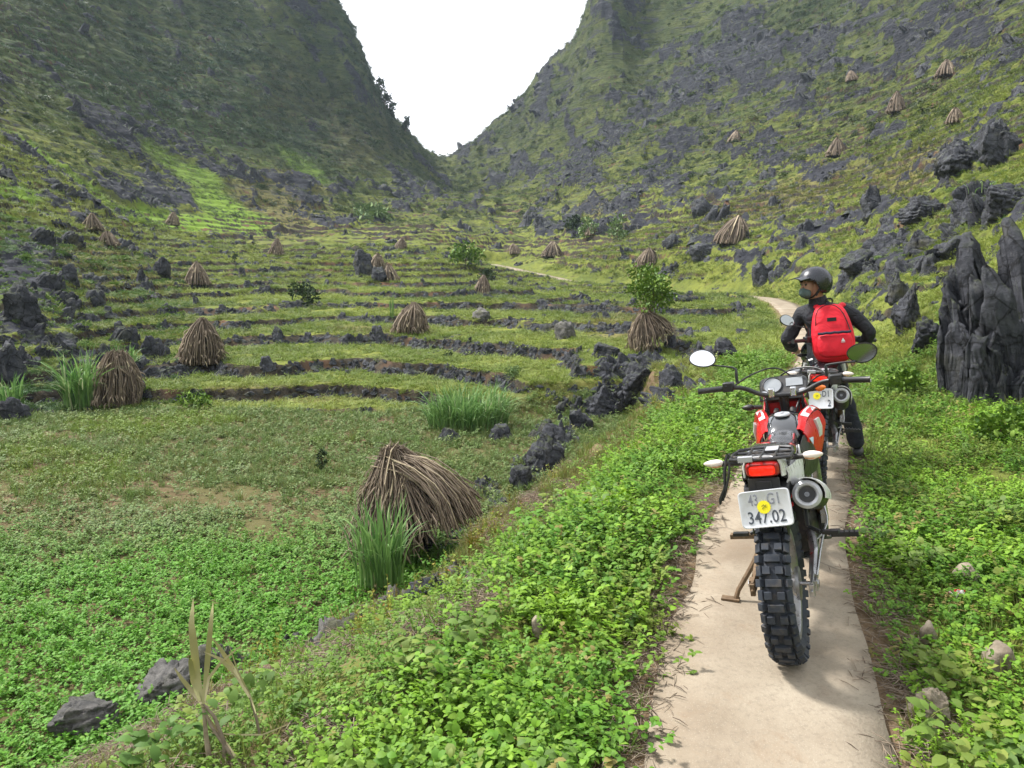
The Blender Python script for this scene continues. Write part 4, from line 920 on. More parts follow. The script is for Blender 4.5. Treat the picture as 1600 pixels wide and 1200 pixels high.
for i, (px, py, w, h, lb) in enumerate([(601,158,34,30,"dark tree on the skyline notch of the left mountain"), (633,188,12,12,"tiny tree standing clear against the sky on the left ridge"), (592,128,22,16,"low dark tree on the edge of the left cliff"), (612,166,14,14,"small round tree halfway down the left skyline")]):
    gx_, gy_, gz_ = P(px, py, 198 + i * 2); g = Vector((gx_, gy_, gz_ )); gq = gz(gx_, gy_)[0]; s = g.y / F
    r_ = empty("ridge_tree", (g.x, g.y, max(gq, g.z - h * s * 1.2) - .3)); tag(r_, lb, "tree"); H_ = g.z + h * s * .35 - r_.location.z
    tree(r_, max(H_, h * s), w * s * 1.1, M_CROWND, 70 + i, 420, .5, 10, trunk_r=.12, low=.12)
# tall grass clumps
def blades(name, w, d, h, n, seed, wd, mat=M_BLADE, bend=.6, mid=0.5, lvb=0):
    rg = random.Random(seed); sp = []
    for k in range(n):
        bx, by = rg.uniform(-1, 1), rg.uniform(-1, 1)
        if bx * bx + by * by > 1: continue
        b = Vector((bx * w * .42, by * d * .42, -.02)); a = math.atan2(by, bx) + rg.gauss(0, 1.0); o = Vector((math.cos(a), math.sin(a), 0)); l = h * rg.uniform(.55, 1.25); be = bend * rg.uniform(.15, 1.3)
        cl = []
        for s in (0, .2, .4, .6, .8, 1): cl.append(b + o * (l * be * s ** 2.2 * .75) + Vector((0, 0, l * (s - .55 * be * s ** 2.6))))
        side = (Vector((-o.y, o.x, 0)) + o * rg.uniform(-.8, .8)).normalized(); w_ = wd * rg.uniform(.6, 1.3)
        sp.append((cl, [w_ * .5, w_ * .8, w_, w_ * .9, w_ * .6, w_ * .04], side, min(1, max(0, rg.gauss(.45 + lvb, .28)))))
    return make_leaves(name, sp, mat)
GC = [(730,676,150,78,900,"dense clump of tall green fodder grass at the right end of the field",'tall_grass',.013,.75),
      (592,905,90,138,200,"upright clump of green grass in front of the big stalk stack",'tall_grass',.011,.55),
      (642,838,30,90,26,"thin tuft of grass blades standing before the right half of the big stack",'tall_grass',.012,.3),
      (122,640,60,100,190,"green grass clump left of the stalk stack by the field",'tall_grass',.02,.7),
      (190,580,44,44,120,"green grass clump behind the stalk stack by the field",'tall_grass',.02,.8),
      (12,640,50,60,90,"green grass clump at the left edge beside the field",'tall_grass',.018,.7),
      (612,500,10,34,16,"single upright green plant beside the domed stack on the terraces",'tall_grass',.02,.2),
      (1560,300,90,36,26,"long green arching leaves over the rocks at the right edge",'tall_grass',.016,1.2)]
for i, (px, py, w, h, n, lb, nm, wd, be) in enumerate(GC):
    g = ground_at(px, py) if i > 2 or i == 0 else Vector(PZ(px, py + (10 if i == 1 else 40), FIELD_Z + .1)); s = (g.y * math.cos(PITCH) - (g.z - CAM_Z) * math.sin(PITCH)) / F
    o = link(nm, blades(nm, w * s, w * s * .6, h * s, n, 300 + i, wd, bend=be)); o.location = (g.x, g.y + w * s * .15, g.z); tag(o, lb, "grass clump")
# yellowing weeds along the wall, each a plant
t = NT("weed_leaves"); lv = t.attr("lv"); c = t.mix(lv, (0.09, 0.16, 0.02), (0.34, 0.36, 0.05)); c = t.mix(t.ramp(lv, .86, 1), c, (0.36, 0.14, 0.04)); t.out(c, .6, 0, .3); M_WEED = t.m
rg = random.Random(99); weeds = []
for k in range(6):
    sp = []
    for j in range(9):
        a = rg.uniform(0, 6.28); r0 = rg.uniform(0, .07); b = Vector((math.cos(a) * r0, math.sin(a) * r0, 0)); tp = b + Vector((rg.gauss(0, .07), rg.gauss(0, .07), rg.uniform(.15, .32)))
        sp.append(([b, b.lerp(tp, .5), tp], [.0025, .002, .001], Vector((1, 0, 0)), .95))
        for q in range(11):
            p = b.lerp(tp, rg.uniform(.2, 1)); d = Vector((rg.gauss(0, 1), rg.gauss(0, 1), rg.gauss(.3, .5))).normalized(); l = rg.uniform(.018, .042); sp.append(ovate(p, d, d.orthogonal().normalized(), l, l * .4, rg))
    weeds.append(make_leaves("wayside_weed", sp, M_WEED))
k = 0; tries = 0
while k < 44 and tries < 3000:
    tries += 1; px = rg.uniform(330, 1060); py = 1150 - (px - 330) * .74 + rg.gauss(0, 50)
    if py > 1190: continue
    g = ground_at(px, py); sw_ = gattr("sdw", g.x, g.y)[0]
    if not (-.3 < sw_ < 1.3): continue
    o = link("wayside_weed", weeds[k % 6]); o.location = g; s = rg.uniform(.4, .9); o.scale = (s, s, s); o.rotation_euler = (0, 0, rg.uniform(0, 6.28)); k += 1
    tag(o, "spindly yellow green weed with reddening leaves along the crest between path and field", "weed", "yellowing weeds along the field edge")
# dry maize plant in the near left corner
def plant(px, py, label, leaves, z=-.55):
    g = Vector(PZ(px, py, z)); o = empty("maize_plant", g); tag(o, label, "maize plant"); return g, o
g, root = plant(345, 1215, "half dry maize plant with long straw coloured leaves at the bottom left", [])
g = ground_at(345, 1195); root.location = g; s = (g.y * math.cos(PITCH) - (g.z - CAM_Z) * math.sin(PITCH)) / F
def L(px, py, dy=0): v = Vector(P(px, py, g.y + dy)); return v - g
stk = [([L(330,1205), L(322,1150), L(318,1105)], [.010, .008, .005], .9), ([L(352,1210), L(350,1160), L(335,1120), L(318,1100)], [.008, .007, .006, .004], .6), ([L(372,1200), L(355,1170), L(330,1135), L(318,1108)], [.007, .006, .005, .004], .8),
       ([L(420,1215,.1), L(400,1120,.1), L(388,1080,.1), L(370,1055,.08)], [.006, .005, .004, .003], .5)]
link("stalk", tubes("stalk", stk, 6), M_STALK, root)
LVS = [([(317,1105),(308,1060),(303,1010),(299,975),(302,935)], .020, .35), ([(318,1100),(322,1060),(326,1010),(330,970),(333,940)], .014, .25), ([(315,1100),(300,1080),(285,1062),(272,1043)], .012, .8), ([(320,1095),(326,1060),(345,1035),(382,1004)], .008, .9),
       ([(390,1090),(370,1055),(345,1030),(318,1018)], .011, .75), ([(375,1060),(362,1040),(345,1015),(333,998)], .011, .5), ([(330,1145),(370,1148),(410,1148),(460,1128)], .005, .9), ([(312,1095),(302,1065),(298,1035),(296,1028)], .014, .2), ([(400,1115),(392,1090),(372,1050),(355,1000)], .005, .5), ([(325,1120),(345,1150),(370,1185),(385,1215)], .008, .85)]
for pl, w_, lv in LVS:
    cl = [L(a, b, .03 * math.sin(i_ * 1.7)) for i_, (a, b) in enumerate(pl)]; n = len(cl)
    cl2 = []; 
    for i_ in range(n - 1): cl2 += [cl[i_], cl[i_].lerp(cl[i_+1], .5)]
    cl2.append(cl[-1]); m_ = len(cl2); ws = [w_ * .62 * max(.05, math.sin(math.pi * (.12 + .88 * q / (m_ - 1))) ** .7) for q in range(m_)]
    d = (cl[-1] - cl[0]).normalized(); side = d.cross(Vector((.2, -1, .1))).normalized()
    link("leaf", make_leaves("leaf", [(cl2, ws, side, lv)], M_STRAW), None, root)
# litter: twigs and straw on the path edges, stuff
rg = np.random.default_rng(12); n = 5200; x, y = polar(n * 4, 1.2, 9, 44, 1.4, 81); dp = gattr("dp", x, y); m = (dp > .36) & (dp < .85) & (rg.random(len(x)) < np.exp(-((dp - .50) / .09) ** 2)); x, y = keep(m, x, y)
x2, y2 = polar(26000, 1.4, 9, 44, 1.5, 82); s2 = gattr("sdw", x2, y2); m = (s2 > -.5) & (s2 < 1.2 + .35 * np.maximum(5 - y2, 0)) & (gattr("sdp", x2, y2) < -.8) & ((fbm(x2 * 1.7, y2 * 1.7, 3, 78) > .02) | (corner_soil(x2, y2) > .4)); x = np.r_[x, x2[m]]; y = np.r_[y, y2[m]]; n = len(x)
src = []
for k in range(3):
    r2 = random.Random(k); sp = []
    for j in range(9):
        c_ = Vector((r2.gauss(0, .04), r2.gauss(0, .04), r2.uniform(0, .012))); a = r2.uniform(0, 6.28); l = r2.uniform(.01, .055); d = Vector((math.cos(a), math.sin(a), r2.gauss(0, .1)))
        sp.append(([c_ - d * l, c_ + Vector((0, 0, .004)), c_ + d * l], [.0012, .0018, .0006], r2.random()))
    me = tubes("litter_bits", sp); me.materials.append(M_STALK); src.append(me)
scatter("path_litter", "dead straw, twigs and rotting leaves along the edges of the concrete path", "litter", src, np.stack([x, y, np.where(gattr('dp', x, y) < .9, np.maximum(gz(x, y), -.02), gz(x, y)) + .014], 1), rg.uniform(.6, 1.3, n), np.zeros((n, 3)), tilt=.05, seed=9)
# scrap of wrapper, tan stones, pale log by the right verge
g = ground_at(1492, 948)
bm = bmesh.new(); r2 = random.Random(3)
for i_ in range(7):
    for j in range(5): bm.verts.new(((i_ - 3) * .011 + r2.gauss(0, .003), (j - 2) * .010 + r2.gauss(0, .003), .05 + r2.gauss(0, .010)))
bm.verts.ensure_lookup_table()
for i_ in range(6):
    for j in range(4): bm.faces.new([bm.verts[i_*5+j], bm.verts[(i_+1)*5+j], bm.verts[(i_+1)*5+j+1], bm.verts[i_*5+j+1]])
me = bpy.data.meshes.new("wrapper"); bm.to_mesh(me); bm.free()
t = NT("wrapper_foil"); c = t.mix(t.ramp(t.noise(40, 2, vec=t.obj()), .45, .5), (0.62, 0.02, 0.03), (0.7, 0.68, 0.7)); c = t.mix(t.ramp(t.noise(25, 1, vec=t.obj()), .6, .62), c, (.7, .3, .03)); M_WR = t.out(c, .3)
o = link("wrapper", me, M_WR); o.location = g + Vector((0, 0, .02)); md = o.modifiers.new("thickness", 'SOLIDIFY'); md.thickness = .0015; tag(o, "crumpled red and white sweet wrapper in the leaves of the right verge", "litter")
t = NT("tan_stone"); c = t.mix(t.ramp(t.noise(12, 5, vec=t.obj()), .35, .65), (0.16, 0.13, 0.095), (0.34, 0.29, 0.22)); t.bump(t.noise(20, 6, vec=t.obj()), .7, .02); M_TAN = t.out(c, .9)
for i_, (px, py, w, h, lb) in enumerate([(1572, 1062, 52, 26, "tan oblong stone at the right edge above the mossy one"), (1452, 1010, 30, 14, "small tan stone in the leaves right of the rear tyre"), (700, 830, 34, 20, "pale orange stone at the foot of the big corn stalk stack"), (845, 1000, 34, 9, "pale flat stone among the leaves left of the path"), (1520, 920, 46, 14, "flat grey stone behind the sweet wrapper")]):
    o = rock_at(px, py, w, h + 6, lb, 700 + i_, 'boulder', sub=3, jag=.5); o.data.materials.clear(); o.data.materials.append(M_TAN)
    o.location.z += .05
t = NT("pale_limestone"); c = t.mix(t.ramp(t.noise(5, 6, .7), .35, .65), (0.045, 0.045, 0.046), (0.21, 0.20, 0.185)); c = t.mix(t.ramp(t.noise(3, 5), .52, .66, 0, .7), c, (0.07, 0.075, 0.03)); t.bump(t.noise(14, 7, .75), 1.0, .04); M_PALE = t.out(c, .9, 0, .25)
for o in bpy.data.objects:
    if o.get("label", "").startswith(("pale grey rock", "brown grey rock", "pale grey leaning", "small grey stone on the field", "dark grey rock half", "half buried grey stone")): o.data.materials.clear(); o.data.materials.append(M_PALE)
for o in bpy.data.objects:
    if o.get("label", "").startswith("mossy oblong"): o.data.materials.clear(); o.data.materials.append(M_TAN); o.location.z += .03; o.scale = (1.1, .7, .8); o.rotation_euler = (0, 0, -.5)
# ---------------------------------------------------------------- motorcycles
def MBm(): return bmesh.new()
def fin(name, bm, mat, parent=None, smooth=True, bevel=0.0, sub=0):
    me = bpy.data.meshes.new(name); bmesh.ops.recalc_face_normals(bm, faces=bm.faces); bm.to_mesh(me); bm.free()
    if smooth: me.polygons.foreach_set("use_smooth", [True] * len(me.polygons))
    o = link(name, me, mat, parent)
    if smooth:
        try: me.set_sharp_from_angle(angle=R(38))
        except Exception: pass
    if bevel: b = o.modifiers.new("bevel", 'BEVEL'); b.width = bevel; b.segments = 2; b.limit_method = 'ANGLE'; b.angle_limit = R(35)
    if sub: s = o.modifiers.new("subdivision", 'SUBSURF'); s.levels = sub; s.render_levels = sub
    return o
def b_tube(bm, pts, r, n=10, cap=True, closed=False, smooth_path=0):
    pts = [Vector(p) for p in pts]; rs = list(r) if isinstance(r, (list, tuple)) else [r] * len(pts)
    for _ in range(smooth_path):
        np_ = [pts[0]]; nr_ = [rs[0]]
        for i in range(len(pts) - 1): np_ += [pts[i].lerp(pts[i+1], .25), pts[i].lerp(pts[i+1], .75)]; nr_ += [rs[i] * .75 + rs[i+1] * .25, rs[i] * .25 + rs[i+1] * .75]
        np_.append(pts[-1]); nr_.append(rs[-1]); pts, rs = np_, nr_
    rings = []; up = None
    for i, p in enumerate(pts):
        if closed: t = (pts[(i+1) % len(pts)] - pts[i-1]).normalized()
        else: t = (pts[min(i+1, len(pts)-1)] - pts[max(i-1, 0)]).normalized()
        if up is None: up = t.orthogonal().normalized()
        up = (up - t * up.dot(t)).normalized(); sd = t.cross(up)
        rings.append([bm.verts.new(p + (up * math.cos(6.28319 * k / n) + sd * math.sin(6.28319 * k / n)) * rs[i]) for k in range(n)])
    m = len(rings)
    for i in range(m if closed else m - 1):
        a, b = rings[i], rings[(i + 1) % m]
        for k in range(n): bm.faces.new([a[k], a[(k+1) % n], b[(k+1) % n], b[k]])
    if cap and not closed: bm.faces.new(rings[0][::-1]); bm.faces.new(rings[-1])
def b_box(bm, c, s, rot=None):
    M = Matrix.Translation(Vector(c)) @ (Euler(rot).to_matrix().to_4x4() if rot else Matrix.Identity(4)) @ Matrix.Diagonal((s[0], s[1], s[2], 1))
    bmesh.ops.create_cube(bm, size=1.0, matrix=M)
def b_lathe(bm, prof, o, ax, n=40, cap=True):
    """prof: (radius, distance along axis)"""
    ax = Vector(ax).normalized(); a = ax.orthogonal().normalized(); b = ax.cross(a); o = Vector(o); rings = []
    for r, h in prof: rings.append([bm.verts.new(o + ax * h + (a * math.cos(6.28319 * k / n) + b * math.sin(6.28319 * k / n)) * max(r, 1e-4)) for k in range(n)])
    for i in range(len(rings) - 1):
        for k in range(n): bm.faces.new([rings[i][k], rings[i][(k+1) % n], rings[i+1][(k+1) % n], rings[i+1][k]])
    if cap: bm.faces.new(rings[0][::-1]); bm.faces.new(rings[-1])
def b_loft(bm, secs, n=24, cap=True, axis='y'):
    """secs: (y, cx, cz, w, h, power)"""
    rings = []
    for (y, cx, cz, w, h, pw) in secs:
        ring = []
        for k in range(n):
            a = 6.28319 * k / n; c, s = math.cos(a), math.sin(a)
            dx = math.copysign(abs(c) ** (2 / pw), c) * w / 2; dz = math.copysign(abs(s) ** (2 / pw), s) * h / 2
            ring.append(bm.verts.new((cx + dx, y, cz + dz) if axis == 'y' else (cx + dx, cz + dz, y)))
        rings.append(ring)
    for i in range(len(rings) - 1):
        for k in range(n): bm.faces.new([rings[i][k], rings[i][(k+1) % n], rings[i+1][(k+1) % n], rings[i+1][k]])
    if cap: bm.faces.new(rings[0][::-1]); bm.faces.new(rings[-1])
def b_panel(bm, rows, th=.004):
    """rows of 3d points -> sheet with thickness along its own normal"""
    g = [[Vector(p) for p in r] for r in rows]; nr_, nc = len(g), len(g[0]); N = [[None] * nc for _ in range(nr_)]
    for i in range(nr_):
        for j in range(nc):
            du = g[min(i+1, nr_-1)][j] - g[max(i-1, 0)][j]; dv = g[i][min(j+1, nc-1)] - g[i][max(j-1, 0)]; N[i][j] = du.cross(dv).normalized()
    A = [[bm.verts.new(g[i][j] + N[i][j] * th / 2) for j in range(nc)] for i in range(nr_)]; B = [[bm.verts.new(g[i][j] - N[i][j] * th / 2) for j in range(nc)] for i in range(nr_)]
    for i in range(nr_ - 1):
        for j in range(nc - 1):
            bm.faces.new([A[i][j], A[i][j+1], A[i+1][j+1], A[i+1][j]]); bm.faces.new([B[i][j], B[i+1][j], B[i+1][j+1], B[i][j+1]])
    for i in range(nr_ - 1):
        bm.faces.new([A[i][0], A[i+1][0], B[i+1][0], B[i][0]]); bm.faces.new([A[i][-1], B[i][-1], B[i+1][-1], A[i+1][-1]])
    for j in range(nc - 1):
        bm.faces.new([A[0][j], B[0][j], B[0][j+1], A[0][j+1]]); bm.faces.new([A[-1][j], A[-1][j+1], B[-1][j+1], B[-1][j]])
K = {}
K['tyre'] = simple("tyre_rubber", (0.034, 0.040, 0.052), .7, 0, .3, .25, 14, dirt=.22)
K['black'] = simple("black_plastic", (0.016, 0.017, 0.019), .42, 0, .5, .25, 10, dirt=.12)
K['gloss'] = simple("gloss_black", (0.016, 0.018, 0.022), .10, 0, .8, .1, 4, coat=1.0)
K['seat'] = simple("seat_vinyl", (0.040, 0.041, 0.046), .16, 0, .8, .15, 30, coat=.8)
K['red'] = simple("red_paint", (0.60, 0.016, 0.018), .30, 0, .35, .05, 5, dirt=.0)
K['white'] = simple("white_plastic", (0.68, 0.68, 0.69), .3, 0, .5, .05, 8, dirt=.25)
K['silver'] = simple("silver_plastic", (0.46, 0.47, 0.50), .32, .2, .5, .08, 8, dirt=.2)
K['steel'] = simple("worn_steel", (0.42, 0.42, 0.43), .32, .9, .5, .2, 16, dirt=.4)
K['chrome'] = simple("bright_metal", (0.62, 0.63, 0.65), .16, .95, .5, .1, 10, dirt=.1)
K['dark'] = simple("dark_metal", (0.045, 0.045, 0.048), .45, .6, .5, .25, 12, dirt=.35)
K['rust'] = simple("rusty_metal", (0.17, 0.115, 0.07), .75, .3, .3, .35, 20, dirt=.5)
K['mirror'] = NT("mirror_glass").out((0.9, 0.91, 0.93), .02, 1.0)
K['dim'] = NT("dim_mirror_glass").out((0.36, 0.38, 0.37), .08, 1.0)
t = NT("tail_lens"); t.b.inputs["Emission Color"].default_value = (1, .03, .01, 1); t.b.inputs["Emission Strength"].default_value = .35
K['lamp'] = t.out(t.mix(t.ramp(t.vor(70, vec=t.obj()), .0, .6), (0.85, 0.04, 0.02), (0.55, 0.01, 0.008)), .12)
K['lamp2'] = simple("red_reflector_edge", (0.30, 0.012, 0.012), .12, 0, .6)
K['lens'] = simple("clear_lens", (0.74, 0.66, 0.60), .12, 0, .6, .1, 30)
K['amber'] = simple("amber_lens", (0.72, 0.34, 0.16), .14, 0, .6, .1, 30)
K['plate'] = simple("plate_white", (0.62, 0.64, 0.68), .4, .1, .5, .06, 12, dirt=.25)
K['ink'] = simple("plate_ink", (0.07, 0.08, 0.10), .6, 0, .3, .5, 60)
K['ink2'] = simple("worn_plate_ink", (0.20, 0.21, 0.24), .6, 0, .3, .5, 60)
K['yellow'] = simple("yellow_sticker", (0.85, 0.74, 0.02), .4, 0, .4, .05, 20)
K['olive'] = simple("sticker_ink", (0.25, 0.24, 0.03), .5)
K['blue'] = simple("pale_blue_sticker", (0.45, 0.62, 0.72), .3)
K['orange'] = simple("orange_lens", (0.85, 0.20, 0.03), .15, 0, .6)
K['glass'] = simple("dial_glass", (0.30, 0.32, 0.34), .05, 0, .8)
def text_mesh(name, s, size, mat, parent, loc, rot, sx=1.0, ext=.0006, bold=0.0, spacing=1.0):
    cu = bpy.data.curves.new(name, 'FONT'); cu.body = s; cu.size = size; cu.extrude = ext; cu.offset = bold; cu.align_x = 'CENTER'; cu.align_y = 'CENTER'; cu.resolution_u = 3; cu.space_character = spacing
    o = bpy.data.objects.new(name, cu); COL.objects.link(o); me = bpy.data.meshes.new_from_object(o.evaluated_get(bpy.context.evaluated_depsgraph_get())); bpy.data.objects.remove(o); me.name = name
    me.transform(Matrix.Diagonal((sx, 1, 1, 1))); me.materials.clear(); q = link(name, me, mat, parent); q.location = loc; q.rotation_euler = rot; return q
def wheel(parent, cy, cz, Ro, W, knob, dirty=True):
    w = empty("wheel", (0, cy, cz), parent=parent); w["label"] = "knobbly rear wheel" if cy < .5 else "front wheel"
    bm = MBm(); Rt = Ro - knob; prof = []                                    # tyre carcass
    for k in range(13):
        a = math.pi * k / 12; prof.append((Rt - W * .36 + math.sin(a) * W * .36, -math.cos(a) * W * .43))
    prof = [(Rt - W * .62, -W * .26)] + prof + [(Rt - W * .62, W * .26)]
    b_lathe(bm, prof, (0, 0, 0), (1, 0, 0), 64, cap=False)
    nb = 21
    for k in range(nb * 2):                                                  # tread blocks, centre rows and shoulders in turn
        a = 6.28319 * k / (nb * 2); r_ = Rt + knob * .35
        rows = [(0, .42 * W, 1.0)] if k % 2 == 0 else [(-.17 * W, .20 * W, 1.0), (.17 * W, .20 * W, 1.0)]
        for x, ww, f in rows:
            M = Matrix.Rotation(a, 4, 'X') @ Matrix.Translation((x, 0, r_ - .002)) @ Matrix.Diagonal((ww, 6.28319 * Ro / (nb * 2) * .60, knob * 1.5, 1)); bmesh.ops.create_cube(bm, size=1, matrix=M)
        for sg in (-1, 1):
            off = .36 if k % 2 == 0 else .33
            M = Matrix.Rotation(a, 4, 'X') @ Matrix.Translation((sg * off * W, 0, Rt - W * .055)) @ Matrix.Rotation(sg * R(38), 4, 'Y') @ Matrix.Diagonal((.17 * W, 6.28319 * Ro / (nb * 2) * (.8 if k % 2 else .62), knob * 1.7, 1)); bmesh.ops.create_cube(bm, size=1, matrix=M)
    fin("tyre", bm, K['tyre'], w, smooth=False, bevel=.0018)
    bm = MBm(); rr_ = Rt - W * .56
    b_lathe(bm, [(rr_, -.045), (rr_ - .012, -.042), (rr_ - .02, -.02), (rr_ - .024, 0), (rr_ - .02, .02), (rr_ - .012, .042), (rr_, .045), (rr_ + .004, .04), (rr_ - .004, 0), (rr_ + .004, -.04), (rr_, -.045)], (0, 0, 0), (1, 0, 0), 56, cap=False); fin("rim", bm, K['steel'], w)
    bm = MBm()
    for k in range(32):
        a = 6.28319 * k / 32; a2 = a + (.42 if k % 2 else -.42); sx = .035 if k % 4 < 2 else -.035
        b_tube(bm, [(sx, math.cos(a2) * .045, math.sin(a2) * .045), (0, math.cos(a) * (rr_ - .015), math.sin(a) * (rr_ - .015))], .0022, 5)
    fin("spokes", bm, K['steel'], w)
    bm = MBm(); b_lathe(bm, [(.052, -.052), (.055, -.045), (.03, -.03), (.03, .03), (.055, .045), (.068, .052), (.068, .066), (.02, .07)], (0, 0, 0), (1, 0, 0), 30); b_tube(bm, [(-.14, 0, 0), (.14, 0, 0)], .009, 10)
    b_lathe(bm, [(.017, 0), (.017, .012)], (.128, 0, 0), (1, 0, 0), 6); b_lathe(bm, [(.017, 0), (.017, .012)], (-.14, 0, 0), (1, 0, 0), 6); fin("hub", bm, K['steel'], w)
    if cy < .5:
        bm = MBm(); b_lathe(bm, [(.088, -.072), (.088, -.066)], (0, 0, 0), (1, 0, 0), 48)
        for k in range(34): a = 6.28319 * k / 34; b_box(bm, (-.069, math.cos(a) * .090, math.sin(a) * .090), (.005, .010, .010), (a, 0, 0))
        fin("sprocket", bm, K['dark'], w, smooth=False)
    else:
        bm = MBm(); b_lathe(bm, [(.11, .07), (.11, .074), (.07, .074), (.07, .07), (.11, .07)], (0, 0, 0), (1, 0, 0), 40, cap=False); fin("brake_disc", bm, K['steel'], w)
    return w
def blinker(parent, x0, x1, y, z, mat=None):
    b = empty("turn_signal", (x0, y, z), parent=parent); d = x1 - x0; sg = 1 if d > 0 else -1
    bm = MBm(); b_tube(bm, [(0, 0, 0), (d * .45, 0, .002), (d * .5, 0, .002)], [.012, .011, .014], 10); fin("stem", bm, K['black'], b)
    bm = MBm(); o = Vector((d * .72, -.004, .004)); L_ = abs(d) * .52
    secs = [(-1, .35), (-.85, .72), (-.4, 1.0), (.1, .95), (.6, .65), (.92, .3), (1, .08)]; rings = []
    for u, f in secs:
        rings.append([bm.verts.new(o + Vector((sg * u * L_ * .5, math.cos(a) * .018 * f, math.sin(a) * .018 * f + .003 * (1 - f)))) for a in [6.28319 * k / 16 for k in range(16)]])
    for i in range(len(rings) - 1):
        for k in range(16): bm.faces.new([rings[i][k], rings[i][(k+1) % 16], rings[i+1][(k+1) % 16], rings[i+1][k]])
    bm.faces.new(rings[0]); bm.faces.new(rings[-1]); me_o = fin("lens", bm, K['lens'] if mat is None else mat, b)
    if mat is None:
        me_o.data.materials.append(K['amber'])
        for p in me_o.data.polygons:
            if p.center.z < -.004: p.material_index = 1
    return b
def motorcycle(name, label, detail=1):
    r = empty(name); tag(r, label, "motorcycle"); DZ = -.022
    wheel(r, 0, .315, .320, .140, .017); wheel(r, 1.34, .33, .33, .105, .011)
    # swing arm, chain, shocks
    for sx, nm in ((-1, 'swingarm'), (1, 'swingarm')):
        bm = MBm(); x = .115 * sx
        b_tube(bm, [(.085 * sx, .58, .37), (x, .30, .35), (x, .06, .318)], [.022, .022, .02], 8); b_box(bm, (x, -.005, .316), (.012, .13, .058)); b_box(bm, (x + .012 * sx, -.01, .316), (.014, .045, .045)); b_box(bm, (x, -.075, .316), (.02, .018, .05))
        b_tube(bm, [(x, -.10, .316), (x, -.07, .316)], .006, 8)
        o = fin(nm, bm, K['steel'] if sx > 0 else K['rust'], r, smooth=False, bevel=.002)
    bm = MBm(); prev = None
    for s, z0 in ((1, .405), (-1, .232)):
        for k in range(40):
            u = k / 39; b_box(bm, (-.069, u * .55, (.315 + s * .09) * (1 - u) + (.375 + s * .04) * u), (.012 if k % 2 else .016, .012, .011))
    fin("chain", bm, K['dark'], r, smooth=False)
    bm = MBm(); b_panel(bm, [[(-.050, y, .415 - .02 * y * 2) for y in (-.05, .1, .25, .4, .5)], [(-.092, y, .410 - .02 * y * 2) for y in (-.05, .1, .25, .4, .5)]], .003); fin("chain_guard", bm, K['black'], r)
    bm = MBm(); b_tube(bm, [(0, .42, .36), (0, .46, .68)], .024, 12)
    for k in range(44): a = k * .9; pass
    b_tube(bm, [(math.cos(k * .55) * .033, .425 + .04 * k / 70 + math.sin(k * .55) * .033, .40 + .25 * k / 70) for k in range(71)], .006, 6); fin("shock_absorber", bm, K['red'], r)
    # frame
    bm = MBm()
    for s in (-1, 1):
        b_tube(bm, [(.075 * s, -.10, .80), (.08 * s, .25, .74), (.07 * s, .60, .70), (.04 * s, 1.02, .88)], .014, 8, smooth_path=1)
        b_tube(bm, [(.09 * s, .58, .36), (.08 * s, .55, .55), (.07 * s, .60, .70)], .016, 8); b_tube(bm, [(.08 * s, .15, .75), (.085 * s, .35, .60), (.09 * s, .55, .45)], .011, 8)
        b_tube(bm, [(.03 * s, 1.02, .85), (.06 * s, .98, .50), (.09 * s, .85, .27), (.10 * s, .60, .25), (.09 * s, .55, .36)], .013, 8, smooth_path=1)
    fin("frame", bm, K['dark'], r)
    # engine
    bm = MBm(); b_loft(bm, [(.50, 0, .37, .20, .20, 4), (.56, 0, .38, .25, .24, 4), (.74, 0, .38, .26, .25, 4), (.84, 0, .37, .20, .20, 4)], 24)
    b_lathe(bm, [(.085, 0), (.085, .03), (.06, .045)], (.115, .68, .37), (1, 0, 0), 24); b_lathe(bm, [(.085, 0), (.085, .03), (.055, .045)], (-.115, .72, .37), (-1, 0, 0), 24)
    for k in range(9): b_box(bm, (0, .80 + k * .004, .50 + k * .018), (.15, .15, .007), (R(-14), 0, 0))
    b_box(bm, (0, .81, .57), (.10, .10, .20), (R(-14), 0, 0)); b_box(bm, (0, .85, .68), (.12, .12, .05), (R(-14), 0, 0)); fin("engine", bm, K['dark'], r, smooth=False, bevel=.003)
    bm = MBm(); b_loft(bm, [(.46, 0, .54, .15, .18, 4), (.60, 0, .56, .18, .22, 4), (.66, 0, .56, .12, .18, 4)], 20); fin("air_box", bm, K['black'], r)
    bm = MBm(); b_panel(bm, [[(-.05 + .025 * j, .86 + .01 * i, .27 + .05 * i) for j in range(5)] for i in range(3)], .004); b_panel(bm, [[(.1 * (j / 2 - 1), .52 + .1 * i, .235) for j in range(5)] for i in range(4)], .004); fin("skid_plate", bm, K['steel'], r)
    # exhaust: header, muffler, end ring, guard
    e = empty("exhaust", (.145, -.13, .725), parent=r); O = Vector((.145, -.13, .725)); mv = lambda p: tuple(Vector(p) - O)
    bm = MBm(); b_tube(bm, [mv(p) for p in [(.03, .92, .62), (.05, 1.00, .50), (.10, .94, .36), (.13, .78, .36), (.14, .62, .44), (.14, .48, .52), (.145, .34, .585)]], .019, 12, smooth_path=2); fin("header_pipe", bm, K['rust'], e)
    ax = Vector((.0, -.47, .14)).normalized(); p0 = Vector((.145, .34, .585)) - O
    bm = MBm(); b_lathe(bm, [(.022, -.04), (.045, .0), (.056, .03), (.058, .10), (.058, .40), (.056, .455), (.050, .462)], p0, ax, 36); fin("muffler", bm, K['black'], e)
    pe = p0 + ax * .455; bm = MBm(); b_lathe(bm, [(.050, -.002), (.056, .004), (.055, .012), (.044, .020), (.036, .018), (.032, .010), (.030, -.02)], pe, ax, 40, cap=False); fin("end_ring", bm, K['silver'], e)
